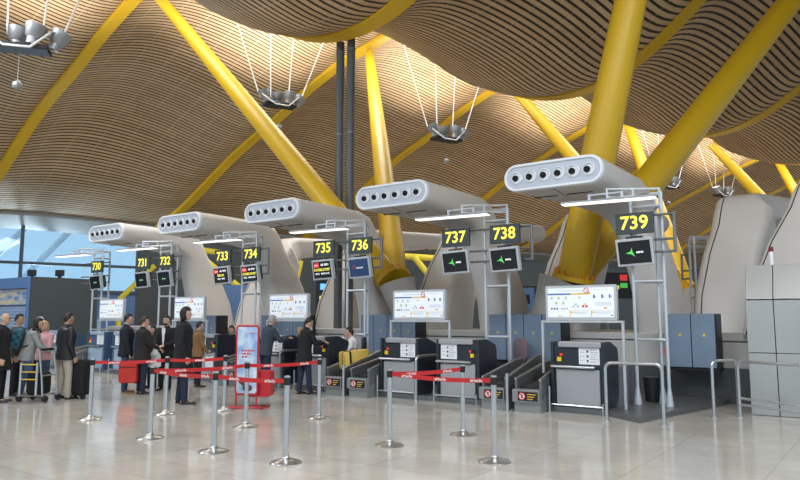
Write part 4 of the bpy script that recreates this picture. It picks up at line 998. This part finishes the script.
suitcase('suitcase', 'red upright suitcase held in the hand of the man in navy jacket', (hh.x+.02, hh.y-.05, .24), (0, 0, .08), .38, hh.z-.24-.035, .2, redm, 'pocket')
yl = mat('yellow suitcase shell', (.72, .50, .10), .45, noise=.08, nscale=8)
p = W(-4.68, .3, .505); suitcase('suitcase', 'yellow suitcase with black strap lying on the weigh conveyor', p, (0, -.088, RZ+1.32), .62, .4, .3, yl, 'strap')
# white plastic bag hanging from the bearded man's hand
hh = h10[1]; t = thing('plastic_bag', 'white plastic carrier bag held by the bearded man facing the camera', 'bag', (hh.x, hh.y-.06, hh.z-.44))
rings = []
for f, w, d in ((0, .09, .05), (.05, .135, .09), (.35, .14, .10), (.62, .11, .08), (.8, .06, .04), (.9, .035, .025)):
    rings.append([(w*math.cos(2*PI*k/20)*(1+.08*math.sin(k*2.3+f*9)), d*math.sin(2*PI*k/20)*(1+.1*math.sin(k*3.1+f*5)), f*.44) for k in range(20)])
pb = mat('white plastic film', (.82, .83, .84), .35); MB().loft(rings).build('sack', pb, t)
MB().tube([(-.03, 0, .39), (-.035, .02, .44), (0, .04, .455), (.035, .02, .44), (.03, 0, .39)], .008, 6).build('handle', pb, t)
hh = h12[1]; t = thing('paper_sheets', 'white paper sheets in the hand of the person in tan brown jacket', 'papers', (hh.x, hh.y-.02, hh.z-.2)); MB().box(-.08, .08, -.004, .0, -.06, .2).build('front_sheet', M['paper'], t, smooth=False); MB().prism_y([(-.06, -.08), (.1, -.05), (.09, .19), (-.06, .18)], .004, .007).build('rear_sheet', M['paper'], t, smooth=False)
# teal backpack on the woman
a = math.radians(-62); f = Vector((-math.sin(a), math.cos(a), 0)); bp = w3.location+f*(-.06)+Vector((0, 0, .93))
t = thing('backpack', 'teal plaid backpack worn by the long-haired woman', 'backpack', tuple(bp), a)
t.rotation_euler = (-.22, 0, a)
def plaid():
    m = bpy.data.materials.new('teal plaid'); m.use_nodes = True; nt = m.node_tree; b = nt.nodes['Principled BSDF']; tc = nt.nodes.new('ShaderNodeTexCoord'); ck = nt.nodes.new('ShaderNodeTexChecker'); ck.inputs['Scale'].default_value = 14
    ck.inputs[1].default_value = (.02, .16, .20, 1); ck.inputs[2].default_value = (.02, .05, .09, 1); nt.links.new(tc.outputs['Object'], ck.inputs[0]); nt.links.new(ck.outputs[0], b.inputs['Base Color']); b.inputs['Roughness'].default_value = .8; return m
PL = plaid(); X = Vector((1, 0, 0)); Z = Vector((0, 0, 1))
MB().loft([[tuple(q) for q in rrect(Vector((0, y, .22)), X, Z, w, h, .09)] for y, w, h in ((-.30, .24, .32), (-.28, .31, .40), (-.14, .33, .44), (-.12, .31, .42))]).build('bag_body', PL, t)
MB().loft([[tuple(q) for q in rrect(Vector((0, y, .14)), X, Z, w, h, .05)] for y, w, h in ((-.335, .18, .16), (-.32, .24, .22), (-.28, .25, .23))]).build('front_pocket', PL, t)
for sx in (-1, 1): MB().tube([(.1*sx, -.13, .42), (.12*sx, -.02, .50), (.13*sx, .12, .46), (.14*sx, .15, .3), (.16*sx, .02, .12), (.12*sx, -.13, .05)], .016, 8).build('shoulder_strap', M['black'], t)
# trolley with bags
t = thing('luggage_trolley', 'luggage trolley with yellow bars between the backpack woman and the man in beige trousers', 'trolley', (-7.02, 13.46, 0), math.radians(-8))
MB().tube([(-.28, -.22, .12), (.3, -.22, .12), (.3, .22, .12), (-.28, .22, .12)], .018, 8, closed=True).build('base_frame', M['steel'], t)
fr = MB()
for y in (-.22, .22): fr.tube([(.24, y, .12), (.2, y, .5), (.12, y, .98)], .018, 8)
fr.tube([(.12, -.24, .98), (.12, .24, .98)], .02, 8); fr.tube([(.2, -.22, .5), (.2, .22, .5)], .014, 8); fr.build('back_frame', M['steel'], t)
MB().tube([(.12, -.18, .99), (.12, .18, .99)], .028, 10).build('grip', M['black'], t)
for z in (.42, .56, .70): MB().box(-.26, .1, -.23, -.21, z, z+.02).build('yellow_bar', M['yellowplastic'], t, bevel=.004)
MB().box(-.26, -.22, -.23, -.21, .12, .75).box(.08, .12, -.23, -.21, .12, .75).build('side_upright', M['steel'], t)
for x, y in ((-.26, -.2), (-.26, .2), (.28, -.2), (.28, .2)): MB().lathe([(.001, -.022), (.06, -.022), (.065, 0), (.06, .022), (.001, .022)], 16, (x, y, .066), 'y').build('wheel', M['black'], t)
t2 = thing('travel_bag', 'black travel bag standing on the luggage trolley', 'bag', (-7.03, 13.47, .138), math.radians(-8))
MB().loft([[tuple(q) for q in rrect(Vector((0, y, .21)), X, Z, w, h, .06)] for y, w, h in ((-.16, .28, .36), (-.13, .33, .42), (.13, .33, .42), (.16, .28, .36))]).build('bag_body', C['black'], t2); MB().tube([(-.08, 0, .41), (-.06, 0, .47), (.06, 0, .47), (.08, 0, .41)], .012, 8).build('handle', M['black'], t2)
t3 = thing('wheeled_bag', 'tall black wheeled bag right of the man in beige trousers', 'bag', (-6.38, 13.85, 0), math.radians(-20))
MB().loft([[tuple(q) for q in rrect(Vector((0, y, .42)), X, Z, w, h, .08)] for y, w, h in ((-.13, .22, .6), (-.1, .3, .7), (.1, .3, .7), (.13, .22, .6))]).build('bag_body', C['black'], t3); MB().tube([(-.08, .08, .76), (-.08, .08, .92), (.08, .08, .92), (.08, .08, .76)], .01, 8).build('handle', M['steel'], t3)
for x in (-.11, .11): MB().lathe([(.001, -.02), (.06, -.02), (.06, .02), (.001, .02)], 14, (x, -.06, .06), 'y').build('wheel', M['black'], t3)


# ------------------------------------------------------------------ light
w = bpy.data.worlds.new('World'); SC.world = w; w.use_nodes = True; nt = w.node_tree; bg = nt.nodes['Background']
tc = nt.nodes.new('ShaderNodeTexCoord'); sp = nt.nodes.new('ShaderNodeSeparateXYZ'); nt.links.new(tc.outputs['Generated'], sp.inputs[0])
rp = nt.nodes.new('ShaderNodeValToRGB'); rp.color_ramp.elements[0].position = .0; rp.color_ramp.elements[0].color = (.62, .84, 1.0, 1); rp.color_ramp.elements[1].position = .6; rp.color_ramp.elements[1].color = (.80, .90, 1.0, 1)
nt.links.new(sp.outputs[2], rp.inputs[0]); nt.links.new(rp.outputs[0], bg.inputs[0]); bg.inputs[1].default_value = .85
def area(name, loc, target, size, power, col=(1, 1, 1), sy=None):
    l = bpy.data.lights.new(name, 'AREA'); l.energy = power; l.color = col; l.size = size
    if sy: l.shape = 'RECTANGLE'; l.size_y = sy
    o = bpy.data.objects.new(name, l); COL.objects.link(o); o.location = loc
    o.rotation_euler = (Vector(target)-Vector(loc)).to_track_quat('-Z', 'Y').to_euler(); return o
# skylight daylight falling through the canyon between the canopies
for k in (-1.5, -.5, .5, 1.5, 2.5, 3.5, 4.5):
    a = roof(k, -7.6, 14.6); area('skylight', a, a+Vector((0, 0, -1)), 4, 800, (1, .97, .92), 6)
for k in (-.9, -.3): area('strut_fill', roof(k, 21, 1.5), roof(k+.1, 16.2, 5), 1.5, 1200)  # added fill lamps outside the glass, only to brighten the white struts
# floodlights washing the crest of the far canopy from below
for k in (-1.5, -.5, .5, 1.5, 2.5, 3.5):
    a = roof(k, -1.5, 9.2); l = bpy.data.lights.new('uplight', 'SPOT'); l.energy = 3600; l.color = (1, .93, .82); l.spot_size = math.radians(120); l.spot_blend = 1; l.shadow_soft_size = .3
    o = bpy.data.objects.new('uplight', l); COL.objects.link(o); o.location = a; o.rotation_euler = (roof(k, -2.6, 14.2)-a).to_track_quat('-Z', 'Y').to_euler()
# added soft fill over the near hall, no fixtures there
for x, y in ((-7, 6), (0, 3), (6, 4), (-12, 14)):
    area('hall_fill', (x, y, 9.3), (x+1, y+4, 0), 3, 520, (.92, .96, 1))

# ------------------------------------------------------------------ camera
cam = bpy.data.cameras.new('camera'); cam.sensor_width = 36; cam.lens = 36*680/800; cam.clip_end = 300
co = bpy.data.objects.new('camera', cam); COL.objects.link(co); co.location = (0, 0, 1.6); co.rotation_euler = (PI/2+math.atan(78/680), 0, 0)
SC.camera = co
SC.view_settings.view_transform = 'Standard'
SC.view_settings.exposure = .1
